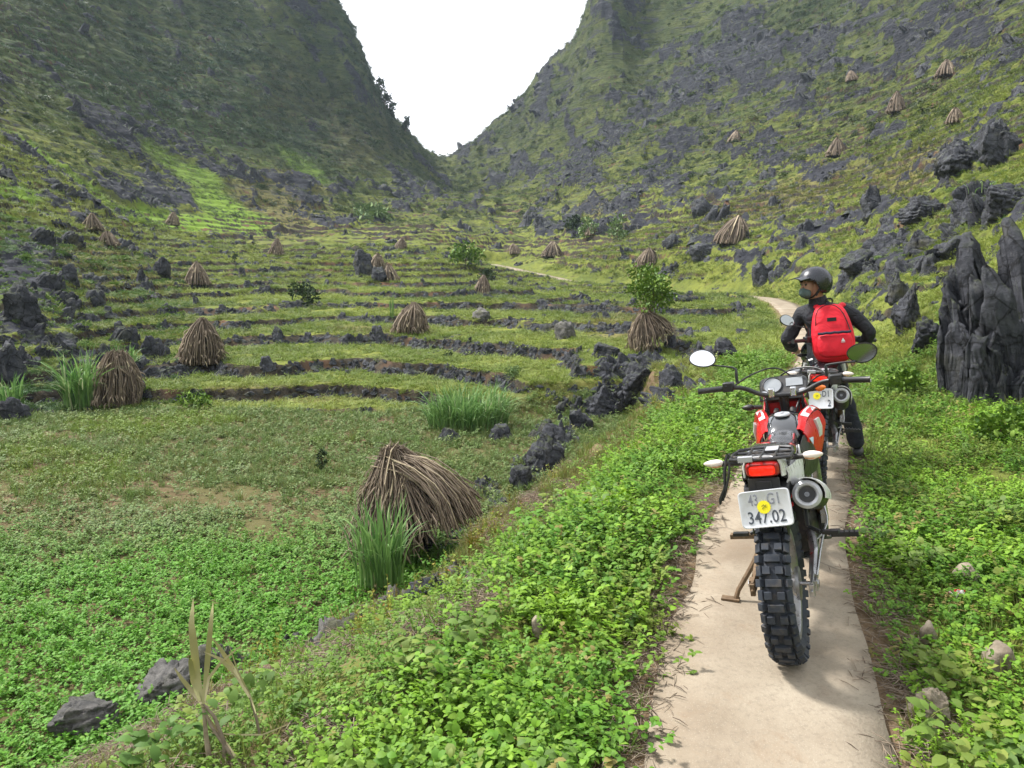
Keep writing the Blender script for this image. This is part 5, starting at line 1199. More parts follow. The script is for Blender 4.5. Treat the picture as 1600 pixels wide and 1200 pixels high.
    bm = MBm(); b_lathe(bm, [(.034, .000), (.030, .004), (.022, -.003), (.020, -.012), (.006, -.012)], pe, ax, 30); b_tube(bm, [pe + ax * -.004, pe + ax * .012], .010, 12); fin("tail_pipe", bm, K['gloss'], e)
    rows = []
    for i in range(8):
        u = i / 7; c = p0 + ax * (.10 + .36 * u); row = []
        for j in range(8):
            a = R(-15) + R(125) * j / 7; rd = .068 + .004 * math.sin(u * 3.1); row.append(tuple(c + Vector((math.cos(a) * rd, 0, math.sin(a) * rd)))) 
        rows.append(row)
    bm = MBm(); b_panel(bm, rows, .004); fin("heat_guard", bm, K['white'], e)
    # rear tail: side cowls, fender, lamp, plate holder
    bm = MBm(); prof_y = [.40, .25, .1, -.02, -.10, -.155, -.175]
    rows = []
    for i, y in enumerate(prof_y):
        w = [.085, .085, .082, .080, .078, .076, .070][i]; zt = [.80, .815, .835, .86, .875, .885, .888][i]; rows.append([(-w, y, zt - .075), (-w * .98, y, zt - .03), (-w * .85, y, zt - .006), (-w * .45, y, zt + .004), (0, y, zt + .006), (w * .45, y, zt + .004), (w * .85, y, zt - .006), (w * .98, y, zt - .03), (w, y, zt - .075)])
    b_panel(bm, rows, .005); fin("tail_cowl", bm, K['white'], r)
    for s in (-1, 1):
        bm = MBm(); rows = []
        for i, y in enumerate([.46, .3, .15, 0, -.11]):
            zt = [.80, .79, .80, .815, .83][i]; zb = [.62, .63, .67, .73, .77][i]; w = [.10, .112, .11, .10, .088][i]; rows.append([(s * w * .92, y, zt), (s * w, y, (zt * .65 + zb * .35)), (s * w * .98, y, (zt * .3 + zb * .7)), (s * w * .88, y, zb)])
        b_panel(bm, rows, .005); o = fin("side_panel", bm, K['white'] if s > 0 else K['black'], r)
    bm = MBm(); rows = []
    for i, (y, z) in enumerate([(.38, .66), (.2, .72), (.05, .755), (-.08, .77), (-.15, .76), (-.185, .70), (-.19, .64), (-.18, .61)]):
        w = [.07, .08, .085, .085, .082, .072, .066, .062][i]; rows.append([(-w, y + .03, z - .05), (-w, y, z), (-w * .5, y - .004, z + .008), (0, y - .005, z + .010), (w * .5, y - .004, z + .008), (w, y, z), (w, y + .03, z - .05)])
    b_panel(bm, rows, .005); fin("rear_fender", bm, K['black'], r)
    tl = empty("tail_lamp", (0, -.185, .845), parent=r)
    bm = MBm(); b_loft(bm, [(.03, 0, 0, .13, .058, 5), (0, 0, 0, .124, .056, 5), (-.010, 0, -.001, .112, .046, 5)], 32); fin("lamp_housing", bm, K['lamp2'], tl)
    bm = MBm(); b_loft(bm, [(-.008, 0, -.002, .098, .038, 5), (-.018, 0, -.002, .094, .034, 5), (-.021, 0, -.002, .08, .024, 5)], 32); fin("lens", bm, K['lamp'], tl)
    bm = MBm(); b_box(bm, (0, -.183, .776), (.118, .012, .072), (R(-8), 0, 0)); b_box(bm, (0, -.192, .776), (.060, .008, .052), (R(-8), 0, 0)); b_box(bm, (0, -.212, .715), (.05, .03, .05)); fin("number_plate_bracket", bm, K['black'], r, smooth=False, bevel=.004)
    # luggage rack
    bm = MBm(); loop = [(-.135, -.19, .891), (-.05, -.205, .891), (.05, -.205, .891), (.125, -.19, .891), (.135, -.10, .891), (.12, .0, .887), (.06, .03, .886), (-.06, .03, .886), (-.12, .0, .887), (-.135, -.10, .891)]
    b_tube(bm, loop, .0068, 8, closed=True)
    for x in (-.06, 0, .06): b_tube(bm, [(x, -.20, .893), (x, .03, .887)], .006, 8)
    b_tube(bm, [(-.133, -.13, .884), (.133, -.13, .884)], .010, 8); b_tube(bm, [(-.128, -.05, .884), (.128, -.05, .884)], .006, 8)
    for s in (-1, 1): b_tube(bm, [(s * .13, -.15, .886), (s * .11, -.08, .86), (s * .085, .02, .80)], .009, 8); b_tube(bm, [(s * .12, .0, .881), (s * .09, .10, .84)], .009, 8)
    lr = fin("luggage_rack", bm, K['dark'], r); lr.scale = (.86, 1, 1)
    bm = MBm(); b_box(bm, (-.055, -.203, .894), (.055, .020, .022)); b_box(bm, (.03, -.03, .894), (.05, .07, .004)); fin("rack_plate", bm, K['silver'], r, smooth=False, bevel=.002)
    bm = MBm(); b_tube(bm, [(-.128, -.16, .91), (-.142, -.18, .85), (-.15, -.185, .78), (-.172, -.19, .735), (-.176, -.19, .715)], [.006, .007, .006, .008, .004], 6); b_tube(bm, [(-.12, -.15, .91), (-.125, -.185, .84), (-.15, -.188, .76), (-.165, -.19, .73)], .005, 6); fin("strap", bm, K['black'], r)
    blinker(r, -.085, -.235, -.12, .862); blinker(r, .085, .225, -.10, .868)
    # seat and tank
    bm = MBm(); b_loft(bm, [(-.02, 0, .835, .13, .05, 3), (.03, 0, .848, .19, .075, 3), (.15, 0, .838, .205, .09, 3), (.30, 0, .812, .195, .09, 2.8), (.48, 0, .782, .175, .085, 2.8), (.64, 0, .772, .155, .09, 2.6), (.74, 0, .782, .14, .09, 2.6), (.78, 0, .785, .125, .07, 2.6)], 32); fin("seat", bm, K['seat'], r, sub=1)
    bm = MBm(); b_loft(bm, [(.70, 0, .73, .14, .10, 3), (.755, 0, .765, .175, .15, 2.6), (.84, 0, .775, .205, .20, 2.5), (.95, 0, .79, .215, .205, 2.6), (1.03, 0, .785, .19, .16, 2.8), (1.07, 0, .78, .13, .10, 2.8)], 32); tk = fin("fuel_tank", bm, K['gloss'], r, sub=1)
    bm = MBm(); b_lathe(bm, [(.038, 0), (.040, .006), (.036, .012), (.020, .013)], (0, .86, .874), (0, -.05, 1), 32); b_box(bm, (0, .86, .889), (.012, .035, .005)); fin("fuel_cap", bm, K['silver'], r)
    # red shrouds with white stripe
    for s in (-1, 1):
        sh = empty("tank_shroud", (s * .13, .9, .745), parent=r); sh.scale = (.86, 1, 1); sh.location.x *= .90; O2 = Vector((s * .13, .9, .82))
        def row(y, x, zt, zb, n=6): return [tuple(Vector((s * (x + .022 * math.sin(math.pi * j / (n - 1))), y, zt + (zb - zt) * j / (n - 1))) - O2) for j in range(n)]
        bm = MBm(); b_panel(bm, [row(.76, .105, .87, .80), row(.84, .122, .905, .76), row(.92, .142, .925, .71), row(1.0, .160, .93, .68), row(1.08, .178, .925, .72), row(1.14, .188, .90, .79)], .006); fin("shroud", bm, K['red'], sh)
        bm = MBm(); top = [(.76, .10, .88), (.86, .115, .92), (.96, .140, .94), (1.06, .165, .945), (1.13, .185, .92)]
        b_panel(bm, [[tuple(Vector((s * (x - .045), y, z + .006)) - O2) for y, x, z in top], [tuple(Vector((s * (x - .012), y, z + .010)) - O2) for y, x, z in top], [tuple(Vector((s * (x + .010), y, z - .006)) - O2) for y, x, z in top]], .005); fin("shroud_top", bm, K['red'], sh)
        bm = MBm(); b_panel(bm, [[tuple(Vector((s * (x - .030 + .04 * k), y + .03 * k, z + .017 - .018 * k)) - O2) for y, x, z in [(.86, .122, .925), (.94, .14, .938), (1.02, .162, .944)]] for k in (0, 1)], .003); b_panel(bm, [[tuple(Vector((s * (.152 + .016 * k + .024 * math.sin(j * .9 + .5)), .93 + k * .07 + .02 * j, .90 - .05 * j)) - O2) for j in range(4)] for k in (0, 1.0)], .014); fin("stripe", bm, K['white'], sh)
        bm = MBm(); b_panel(bm, [row(.60, .090, .83, .70), row(.72, .106, .86, .66), row(.86, .125, .86, .64), row(1.0, .135, .80, .62)], .004); fin("lower_cover", bm, K['black'], sh)
        if s > 0: bm = MBm(); b_panel(bm, [[(.128 - O2.x, .78 + .03 * j - O2.y, .845 + .012 * j - O2.z) for j in range(3)], [(.150 - O2.x, .80 + .03 * j - O2.y, .80 + .012 * j - O2.z) for j in range(3)]], .003); fin("sticker", bm, K['blue'], sh)
    # fork, front fender, headlamp, dash
    for s in (-1, 1):
        f = empty("fork_leg", (s * .10, 1.34, .33), parent=r)
        bm = MBm(); b_tube(bm, [(0, 0, -.02), (0, -.10, .27)], [.026, .024], 12); fin("slider", bm, K['steel'], f)
        bm = MBm(); b_tube(bm, [(0, -.10 - .12 * k / 14, .27 + .22 * k / 14) for k in range(15)], [.030 if k % 2 else .022 for k in range(15)], 12); fin("gaiter", bm, K['black'], f)
        bm = MBm(); b_tube(bm, [(0, -.22, .49), (0, -.275, .64)], .020, 12); fin("tube", bm, K['chrome'], f)
    bm = MBm(); b_box(bm, (0, 1.09, .93), (.25, .06, .03), (R(-22), 0, 0)); b_box(bm, (0, 1.13, .80), (.25, .06, .03), (R(-22), 0, 0)); b_tube(bm, [(0, 1.10, .78), (0, 1.05, .95)], .025, 12); b_lathe(bm, [(.022, 0), (.022, .012), (.012, .014)], (0, 1.075, .945), (0, -.3, 1), 20); fin("triple_clamp", bm, K['dark'], r, smooth=False, bevel=.004)
    bm = MBm(); rows = []
    for i in range(10):
        a = R(60) + R(75) * i / 9 - R(10); rows.append([(x, 1.34 + math.cos(a + R(10)) * .42 * 1.0, .33 + math.sin(a + R(10)) * .42 - abs(x) * .5) for x in (-.07, -.045, 0, .045, .07)])
    b_panel(bm, rows, .004); fin("front_fender", bm, K['red'], r)
    bm = MBm(); b_loft(bm, [(1.13, 0, .90, .20, .20, 3.5), (1.19, 0, .91, .22, .22, 3.5), (1.25, 0, .89, .19, .17, 3), (1.275, 0, .88, .12, .10, 2.5)], 28); fin("headlamp_mask", bm, K['red'], r)
    bm = MBm(); b_lathe(bm, [(.07, 0), (.06, .02), (.03, .03)], (0, 1.255, .89), (0, 1, 0), 30); fin("headlamp_glass", bm, K['glass'], r)
    dsh = empty("dashboard", (0, 1.12, .985), (R(52), 0, 0), parent=r)
    bm = MBm(); b_loft(bm, [(-.035, 0, 0, .235, .13, 4.5), (0, 0, 0, .25, .145, 4.5), (.010, 0, 0, .235, .132, 4.5)], 36, axis='z'); fin("housing", bm, K['black'], dsh)
    bm = MBm(); b_lathe(bm, [(.052, .008), (.052, .016), (.047, .018), (.046, .012)], (-.055, .01, 0), (0, 0, 1), 36); fin("dial_rim", bm, K['dark'], dsh)
    bm = MBm(); b_lathe(bm, [(.046, .0), (.046, .013)], (-.055, .01, 0), (0, 0, 1), 36); b_box(bm, (.058, .022, .012), (.085, .050, .004)); fin("dial_glass", bm, K['glass'], dsh, smooth=False)
    # handlebar
    hb = empty("handlebar", (0, 1.0, .972), (0, R(2), 0), parent=r)
    bm = MBm(); b_tube(bm, [(-.425, -.055, .045), (-.25, -.03, .052), (-.19, .0, .04), (-.10, .022, -.012), (0, .026, -.016), (.10, .022, -.012), (.19, .0, .04), (.25, -.03, .052), (.425, -.055, .045)], .0125, 12, smooth_path=2); fin("bar", bm, K['black'], hb)
    for s in (-1, 1):
        bm = MBm(); b_tube(bm, [(s * .425, -.055, .045), (s * .418, -.0545, .045), (s * .30, -.037, .049)], [.019, .016, .016], 14); fin("grip", bm, K['black'], hb)
        bm = MBm(); b_box(bm, (s * .268, -.034, .055), (.055, .045, .05)); b_tube(bm, [(s * .235, -.03, .06), (s * .29, -.035, .06)], .024, 12); fin("switch_block", bm, K['black'], hb, bevel=.005)
        bm = MBm(); b_tube(bm, [(s * .24, .015, .05), (s * .29, .03, .045), (s * .36, .02, .035), (s * .43, .0, .03)], [.009, .008, .007, .008], 8, smooth_path=1); fin("brake_lever" if s > 0 else "clutch_lever", bm, K['silver'] if s > 0 else K['dark'], hb)
        bm = MBm(); b_box(bm, (s * .055, .026, .0), (.032, .034, .050)); fin("clamp", bm, K['chrome'], hb, bevel=.006)
        m_ = empty("mirror", parent=r); m_.matrix_basis = Matrix.Translation(hb.location) @ hb.rotation_euler.to_matrix().to_4x4() @ Matrix.Translation((s * .225, .01, .07)); ex = (-.150, .05, .122) if s < 0 else (.155, -.03, .085)
        bm = MBm(); b_tube(bm, [(0, 0, 0), (0, .0, .05), (0.0, .01, ex[2] * .66), (ex[0] * .55, ex[1] * .7, ex[2] * .78), (ex[0] * .9, ex[1], ex[2] - .02)], [.008, .008, .006, .005, .005], 8, smooth_path=1); fin("stalk", bm, K['black'], m_)
        q = empty("mirror_head", (0, 0, 0), parent=m_) if False else None
        nrm = Vector((.05, -1, .42)).normalized() if s < 0 else Vector((-.28, -1, -.10)).normalized()
        uax = Vector((1, 0, -.20 if s < 0 else .18)); uax = (uax - nrm * uax.dot(nrm)).normalized(); vax = nrm.cross(uax); cc = Vector(ex) + Vector((-.03 if s < 0 else .02, 0, .022))
        def ell(rx, rz, off): return [cc + nrm * off + uax * (math.cos(a) * rx * (1 + .12 * math.sin(a) * (s))) + vax * (math.sin(a) * rz) for a in [6.28319 * k / 36 for k in range(36)]]
        bm = MBm(); rings = [[bm.verts.new(p) for p in ell(a_, b_, o_)] for a_, b_, o_ in [(.03, .02, -.030), (.058, .040, -.022), (.072, .050, -.006), (.074, .052, .002), (.071, .049, .003)]]
        for i in range(4):
            for k in range(36): bm.faces.new([rings[i][k], rings[i][(k+1) % 36], rings[i+1][(k+1) % 36], rings[i+1][k]])
        bm.faces.new(rings[0]); bm.faces.new(rings[-1]); fin("mirror_shell", bm, K['black'], m_)
        bm = MBm(); bm.faces.new([bm.verts.new(p) for p in ell(.068, .046, .0045)]); bm.faces.new([bm.verts.new(p) for p in ell(.068, .046, .0036)]); fin("mirror_glass", bm, K['mirror'] if s < 0 else K['dim'], m_, smooth=False)
    for nm, pth in (("brake_cable", [(.25, .0, .05), (.18, .10, .12), (.0, .16, .10), (-.08, .2, -.02), (-.09, .25, -.3)]), ("clutch_cable", [(-.25, .0, .05), (-.16, .12, .10), (-.02, .17, .13), (.08, .16, .02), (.07, .05, -.15)]), ("throttle_cable", [(.26, .0, .06), (.2, .10, .08), (.1, .13, .0), (.05, .0, -.12)])):
        bm = MBm(); b_tube(bm, pth, .0045, 8, smooth_path=3); fin(nm, bm, K['black'], hb)
    blinker(r, -.11, -.235, 1.13, .885, K['black']); blinker(r, .11, .215, 1.13, .955, K['orange'])
    # pegs, pedals, stand
    for s in (-1, 1):
        bm = MBm(); b_tube(bm, [(s * .12, .62, .335), (s * .17, .60, .33)], .012, 8); b_box(bm, (s * .235, .59, .33), (.12, .036, .024)); 
        for k in range(5): b_box(bm, (s * (.19 + .022 * k), .59, .345), (.005, .036, .008))
        fin("foot_peg", bm, K['black'] if s > 0 else K['rust'], r, smooth=False, bevel=.003)
    for s in (-1, 1):
        bm = MBm(); b_tube(bm, [(s * .10, .30, .46), (s * .15, .28, .44)], .01, 8); b_box(bm, (s * .19, .28, .44), (.07, .026, .018)); b_tube(bm, [(s * .10, .30, .46), (s * .09, .38, .60)], .010, 8); fin("passenger_peg", bm, K['black'], r, smooth=False, bevel=.003)
    bm = MBm(); b_tube(bm, [(-.11, .58, .34), (-.20, .50, .20), (-.27, .46, .10), (-.285, .45, .062)], [.014, .013, .012, .012], 8); b_box(bm, (-.31, .445, .062), (.085, .045, .010), (0, R(8), 0)); b_tube(bm, [(-.10, .60, .38), (-.19, .52, .23)], .007, 6); fin("side_stand", bm, K['rust'], r)
    bm = MBm(); b_tube(bm, [(.13, .62, .30), (.16, .75, .26), (.17, .84, .26)], .008, 8); b_box(bm, (.18, .85, .262), (.05, .03, .01)); fin("brake_pedal", bm, K['dark'], r)
    bm = MBm(); b_tube(bm, [(-.13, .72, .32), (-.155, .84, .30), (-.19, .85, .30)], .007, 8); fin("gear_lever", bm, K['steel'], r)
    bm = MBm(); b_box(bm, (.155, .60, .47), (.03, .09, .16), (R(-8), 0, 0)); b_tube(bm, [(.165, .57, .54), (.165, .56, .42)], .010, 8); b_tube(bm, [(.16, .52, .40), (.14, .25, .36), (.13, .05, .33)], .006, 6); b_tube(bm, [(.16, .55, .50), (.175, .50, .42), (.15, .45, .38), (.13, .30, .40)], .005, 6, smooth_path=1); fin("rear_brake_linkage", bm, K['steel'], r, bevel=.003)
    return r
def add_plate(root, rows, sticker=True):
    pr = empty("number_plate", (0, -.235, .705), (R(90 - 13), R(-4), 0), parent=root)   # local x right, y up, z to the rear
    bm = MBm(); n = 28; W, H = .192, .142
    ring = [];
    for k in range(n * 2):
        a = 6.28319 * k / (n * 2); c, s = math.cos(a), math.sin(a); ring.append((math.copysign(abs(c) ** .18, c) * W / 2, math.copysign(abs(s) ** .18, s) * H / 2))
    A = [bm.verts.new((x, y, 0)) for x, y in ring]; B = [bm.verts.new((x, y, .003)) for x, y in ring]; Cc = [bm.verts.new((x * .965, y * .955, .0042)) for x, y in ring]; D = [bm.verts.new((x * .945, y * .93, .003)) for x, y in ring]
    m = len(ring)
    for k in range(m):
        for P_, Q_ in ((A, B), (B, Cc), (Cc, D)): bm.faces.new([P_[k], P_[(k+1) % m], Q_[(k+1) % m], Q_[k]])
    bm.faces.new(A[::-1]); bm.faces.new(D); fin("plate", bm, K['plate'], pr)
    for txt, x, y, sz, sx, mt, sp_ in rows: text_mesh("plate_characters", txt, sz, mt, pr, (x, y, .0036), (0, 0, 0), sx, .0008, .0006, sp_)
    if sticker:
        sx_, sy_ = sticker
        bm = MBm(); pts_ = []
        for k in range(32): a = 6.28319 * k / 32; rr_ = .024 + (.0016 if k % 2 else 0); pts_.append((sx_ + math.cos(a) * rr_, sy_ + math.sin(a) * rr_))
        A = [bm.verts.new((x, y, .0048)) for x, y in pts_]; B = [bm.verts.new((x, y, .0062)) for x, y in pts_]; bm.faces.new(A[::-1]); bm.faces.new(B)
        for k in range(32): bm.faces.new([A[k], A[(k+1) % 32], B[(k+1) % 32], B[k]])
        fin("round_sticker", bm, K['yellow'], pr, smooth=False)
        bm = MBm(); b_tube(bm, [(sx_ - .008, sy_ + .004, .0066), (sx_, sy_ + .010, .0066), (sx_ + .009, sy_ - .002, .0066)], .0014, 6); b_tube(bm, [(sx_ - .008, sy_ - .006, .0066), (sx_ + .001, sy_ + .001, .0066), (sx_ + .010, sy_ + .009, .0066)], .0014, 6); fin("sticker_mark", bm, K['olive'], pr)
def place(root, x, y, z, head, lean):
    f = Vector((math.sin(head), math.cos(head), 0)); rt = Vector((math.cos(head), -math.sin(head), 0)); up = Vector((0, 0, 1))
    Rr = rt * math.cos(lean) + up * math.sin(lean); U = -rt * math.sin(lean) + up * math.cos(lean)
    M = Matrix((Rr, f, U)).transposed(); root.rotation_euler = M.to_euler(); root.location = (x, y, z)
bike = motorcycle("motorcycle", "red and black trail motorcycle in front, leaning on its side stand on the concrete path")
def copy_tree(o, parent=None):
    c = o.copy(); COL.objects.link(c); c.parent = parent
    for ch in list(o.children): copy_tree(ch, c)
    return c
bike2 = copy_tree(bike); bike2["label"] = "second trail motorcycle straddled by the rider, mostly hidden behind the first"
add_plate(bike, [("43", -.040, .033, .060, .62, K['ink2'], 1.05), ("-", -.005, .033, .06, .6, K['ink2'], 1), ("G1", .036, .033, .060, .70, K['ink2'], 1.05), ("347.02", 0, -.034, .066, .78, K['ink'], 1.02)], (-.004, .006))
add_plate(bike2, [("-D1", .040, .033, .060, .68, K['ink'], 1.05), ("2", .068, -.034, .066, .70, K['ink'], 1.02)], (-.012, .020))
for b_, g_ in ((bike, "parked trail motorcycles"), (bike2, "parked trail motorcycles")): b_["group"] = g_
place(bike, 1.18, 2.92, .006, R(24), R(-0) + R(10)); place(bike2, 2.29, 5.42, .0, R(24), R(1.5))
# the rear bike: black bodywork, steering turned left
for ch in list(bike2.children):
    kind = ch.name.split('.')[0]
    front = kind in ("fork_leg", "front_fender", "headlamp_mask", "headlamp_glass", "dashboard", "handlebar", "mirror", "triple_clamp") or (kind in ("wheel", "turn_signal") and ch.location.y > 1)
    for q in [ch] + list(ch.children):
        if q.type == 'MESH' and K['red'].name in [m.name for m in q.data.materials] and q.name.split('.')[0] in ("shroud", "shroud_top", "front_fender", "headlamp_mask"):
            q.data = q.data.copy(); q.data.materials.clear(); q.data.materials.append(K['gloss'])
    if kind == "mirror":
        if ch.location.x > 0:
            for w_ in list(ch.children): bpy.data.objects.remove(w_)
            bpy.data.objects.remove(ch); continue
        for w_ in ch.children:
            if w_.name.startswith("mirror_glass"): w_.data = w_.data.copy(); w_.data.materials.clear(); w_.data.materials.append(K['dim'])
    if front:
        Mt = Matrix.Translation((0, 1.06, 0)) @ Matrix.Rotation(R(42), 4, 'Z') @ Matrix.Translation((0, -1.06, 0)); M2 = Mt @ ch.matrix_basis; ch.matrix_basis = M2
# ---------------------------------------------------------------- the rider
PM = {}
PM['skin'] = simple("skin", (0.36, 0.20, 0.14), .5, 0, .4, .06, 20)  # tone darkened so the face looks shadowed; the shade is in the colour
t = NT("jacket_cloth"); c = t.mix(t.ramp(t.noise(6, 4, vec=t.obj()), .3, .7), (0.010, 0.011, 0.015), (0.022, 0.024, 0.032)); t.bump(t.noise(9, 4, vec=t.obj(), dist=1.5), .9, .03); PM['jacket'] = t.out(c, .7, 0, .35)
t = NT("trouser_cloth"); c = t.mix(t.ramp(t.noise(6, 4, vec=t.obj()), .3, .7), (0.018, 0.020, 0.030), (0.035, 0.038, 0.052)); t.bump(t.noise(8, 4, vec=t.obj(), dist=1.5), .9, .03); PM['trouser'] = t.out(c, .8, 0, .25)
PM['helmet'] = simple("helmet_shell", (0.012, 0.014, 0.022), .25, 0, .6, .1, 5)
PM['mask'] = simple("mask_cloth", (0.08, 0.115, 0.115), .8, 0, .3, .3, 20)
t = NT("pack_cloth"); c = t.mix(t.ramp(t.noise(5, 3, vec=t.obj()), .3, .7), (0.55, 0.008, 0.022), (0.78, 0.016, 0.035)); t.bump(t.noise(7, 4, vec=t.obj(), dist=1.2), .7, .02); PM['pack'] = t.out(c, .6, 0, .3)
PM['navy'] = simple("navy_cloth", (0.012, 0.014, 0.035), .7); PM['strapb'] = simple("black_strap", (0.01, 0.01, 0.012), .7)
W = lambda px, py, Y: Vector(P(px, py, Y))
HIPZ = 0
J = dict(pel=W(1287, 592, 6.30), spine=W(1288, 555, 6.34), chest=W(1288, 515, 6.38), neck=W(1279, 474, 6.41), head=W(1272, 452, 6.40), crown=W(1271, 436, 6.40),
         ls=W(1252, 490, 6.50), le=W(1229, 533, 6.50), lw=W(1243, 546, 6.72), rs=W(1326, 487, 6.32), re=W(1360, 518, 6.22), rw=W(1345, 552, 6.42),
         rh=W(1308, 600, 6.26), rk=W(1329, 655, 6.30), ra=W(1341, 700, 6.33), lh=W(1272, 602, 6.40), lk=W(1262, 655, 6.62), la=W(1252, 694, 6.62))
rider = empty("person", (J['pel'].x, J['pel'].y, 0)); tag(rider, "rider in black jacket, dark trousers and dark helmet astride the rear motorcycle, looking left", "person"); RO = Vector(rider.location)
def skin(name, verts, edges, radii, mat, parent, sub=2, root=0):
    me = bpy.data.meshes.new(name); me.from_pydata([tuple(v) for v in verts], edges, []); me.update(); o = link(name, me, mat, parent)
    sm = o.modifiers.new("skin", 'SKIN'); ss = o.modifiers.new("subdivision", 'SUBSURF'); ss.levels = sub; ss.render_levels = sub; sm.use_smooth_shade = True
    for i, rd in enumerate(radii):
        v = me.skin_vertices[0].data[i]; v.radius = (rd, rd) if not isinstance(rd, tuple) else rd; v.use_root = (i == root)
    return o
class SK:
    def __init__(s): s.v = []; s.e = []; s.r = []
    def a(s, p, r, par=None): s.v.append(Vector(p) - RO); s.r.append(r); i = len(s.v) - 1; (s.e.append((par, i)) if par is not None else None); return i
def hand(s, wi, w, d, spread, curl, r0=.024):
    """palm with five unequal fingers; d direction, spread sideways, curl towards"""
    p = s.a(w + d * .05, .024, wi); k = s.a(w + d * .085, .023, p)
    for j, (o, l) in enumerate(((-.028, .062), (-.009, .072), (.010, .068), (.028, .052))):
        b = w + d * .09 + spread * o; f1 = s.a(b + d * .012, .0095, k); f2 = s.a(b + d * l * .5 + curl * .018, .009, f1); f3 = s.a(b + d * l * .62 + curl * .045, .0078, f2)
    t1 = s.a(w + d * .04 - spread * .035, .011, p); t2 = s.a(w + d * .07 - spread * .048 + curl * .02, .009, t1)
def limb(s, a, b, ra, rm, rb, par, n=2, bulge=None):
    i = s.a(a.lerp(b, .35) + (bulge or Vector()), rm, par); return s.a(b, rb, i)
# body (skin)
s = SK(); p = s.a(J['pel'], .115); sp1 = s.a(J['spine'], .10, p); ch = s.a(J['chest'], .11, sp1); nk = s.a(J['neck'], .052, ch); hd = s.a(J['head'], .072, nk); cr = s.a(J['crown'], .082, hd)
face = Vector((-.93, -.25, 0)).normalized()
for sh, el, wr, rr_, sg in (('ls', 'le', 'lw', (.045, .035, .026), -1), ('rs', 're', 'rw', (.045, .035, .026), 1)):
    a = s.a(J[sh], .05, ch); b = s.a(J[sh].lerp(J[el], .5), .042, a); c_ = s.a(J[el], .036, b); d_2 = s.a(J[el].lerp(J[wr], .4), .036, c_); w = s.a(J[wr], .026, d_2)
    dd = (J[wr] - J[el]).normalized() if sg < 0 else Vector((-.35, .6, -.6)).normalized(); spd = dd.orthogonal().normalized(); hand(s, w, J[wr], dd, spd, dd.cross(spd) * -1)
for h_, k_, an in (('lh', 'lk', 'la'), ('rh', 'rk', 'ra')):
    a = s.a(J[h_], .075, p); b = s.a(J[h_].lerp(J[k_], .5), .068, a); c_ = s.a(J[k_], .05, b); d_2 = s.a(J[k_].lerp(J[an], .35), .052, c_); w = s.a(J[an], .035, d_2); s.a(J[an] + Vector((.04, .12, -.05)), .03, w)
body = skin("body", s.v, s.e, s.r, PM['skin'], rider)
# face details: nose, brow, ear, eye (profile turned to the left of the photo)
hc = J['head'].lerp(J['crown'], .5) - RO; sidev = Vector((-face.y, face.x, 0)); upv = Vector((0, 0, 1))
bm = MBm(); b_loft(bm, [(0, 0, 0, .10, .14, 2.3), (.03, 0, -.005, .11, .17, 2.3), (.06, 0, -.01, .10, .16, 2.3), (.082, 0, -.012, .075, .13, 2.2), (.092, 0, -.014, .045, .09, 2)], 24)
b_loft(bm, [(.085, 0, .01, .012, .012, 2), (.100, 0, -.004, .020, .03, 2), (.112, 0, -.018, .024, .02, 2), (.10, 0, -.028, .02, .01, 2)], 12)
for sx in (-1, 1): b_box(bm, (sx * .028, .088, .030), (.035, .014, .008))
fo = fin("face", bm, PM['skin'], rider, sub=1)
bq = face.to_track_quat('Y', 'Z'); fo.location = hc + face * .015 + upv * -.02; fo.rotation_euler = bq.to_euler()
bm = MBm(); b_loft(bm, [(.030, 0, -.06, .125, .09, 2.4), (.07, 0, -.055, .115, .095, 2.4), (.10, 0, -.048, .075, .08, 2.2), (.118, 0, -.045, .03, .045, 2)], 24); mo = fin("face_mask", bm, PM['mask'], rider, sub=1); mo.location = fo.location; mo.rotation_euler = fo.rotation_euler
bm = MBm()
for sx in (-1, 1): bmesh.ops.create_uvsphere(bm, u_segments=12, v_segments=8, radius=.010, matrix=Matrix.Translation((sx * .028, .084, .016)))
eo = fin("eyes", bm, K['gloss'], rider); eo.location = fo.location; eo.rotation_euler = fo.rotation_euler
# helmet: shell with opening, peak, strap
he = empty("helmet", hc + upv * .012 + face * -.012, bq.to_euler(), parent=rider); bm = MBm(); nu, nv = 40, 20; grid = []
for i in range(nv + 1):
    th = math.pi * .5 - (math.pi * .5 + R(38)) * i / nv; row = []
    for j in range(nu):
        a = 6.28319 * j / nu; fr_ = math.cos(a - math.pi / 2)     # towards the face
        lim = R(8) if fr_ > .55 else R(8) - (R(8) + R(38)) * min(1, (.55 - fr_) / .45)
        thj = max(th, lim); row.append(Vector((math.cos(a) * math.cos(thj) * .128, math.sin(a) * math.cos(thj) * .146, math.sin(thj) * .138)))
    grid.append(row)
V = [[bm.verts.new(p) for p in row] for row in grid]
for i in range(nv):
    for j in range(nu):
        q = [V[i][j], V[i][(j+1) % nu], V[i+1][(j+1) % nu], V[i+1][j]]
        try: bm.faces.new(q)
        except ValueError: pass
bmesh.ops.remove_doubles(bm, verts=bm.verts, dist=.0008); o = fin("shell", bm, PM['helmet'], he); md = o.modifiers.new("thickness", 'SOLIDIFY'); md.thickness = .014; md.offset = -1
bm = MBm(); b_panel(bm, [[(x * (1 - .10 * u), .118 + u * .085, .055 - .022 * u - (x / .1) ** 2 * .016) for x in (-.095, -.06, 0, .06, .095)] for u in (0, .5, 1)], .006); fin("peak", bm, PM['helmet'], he)
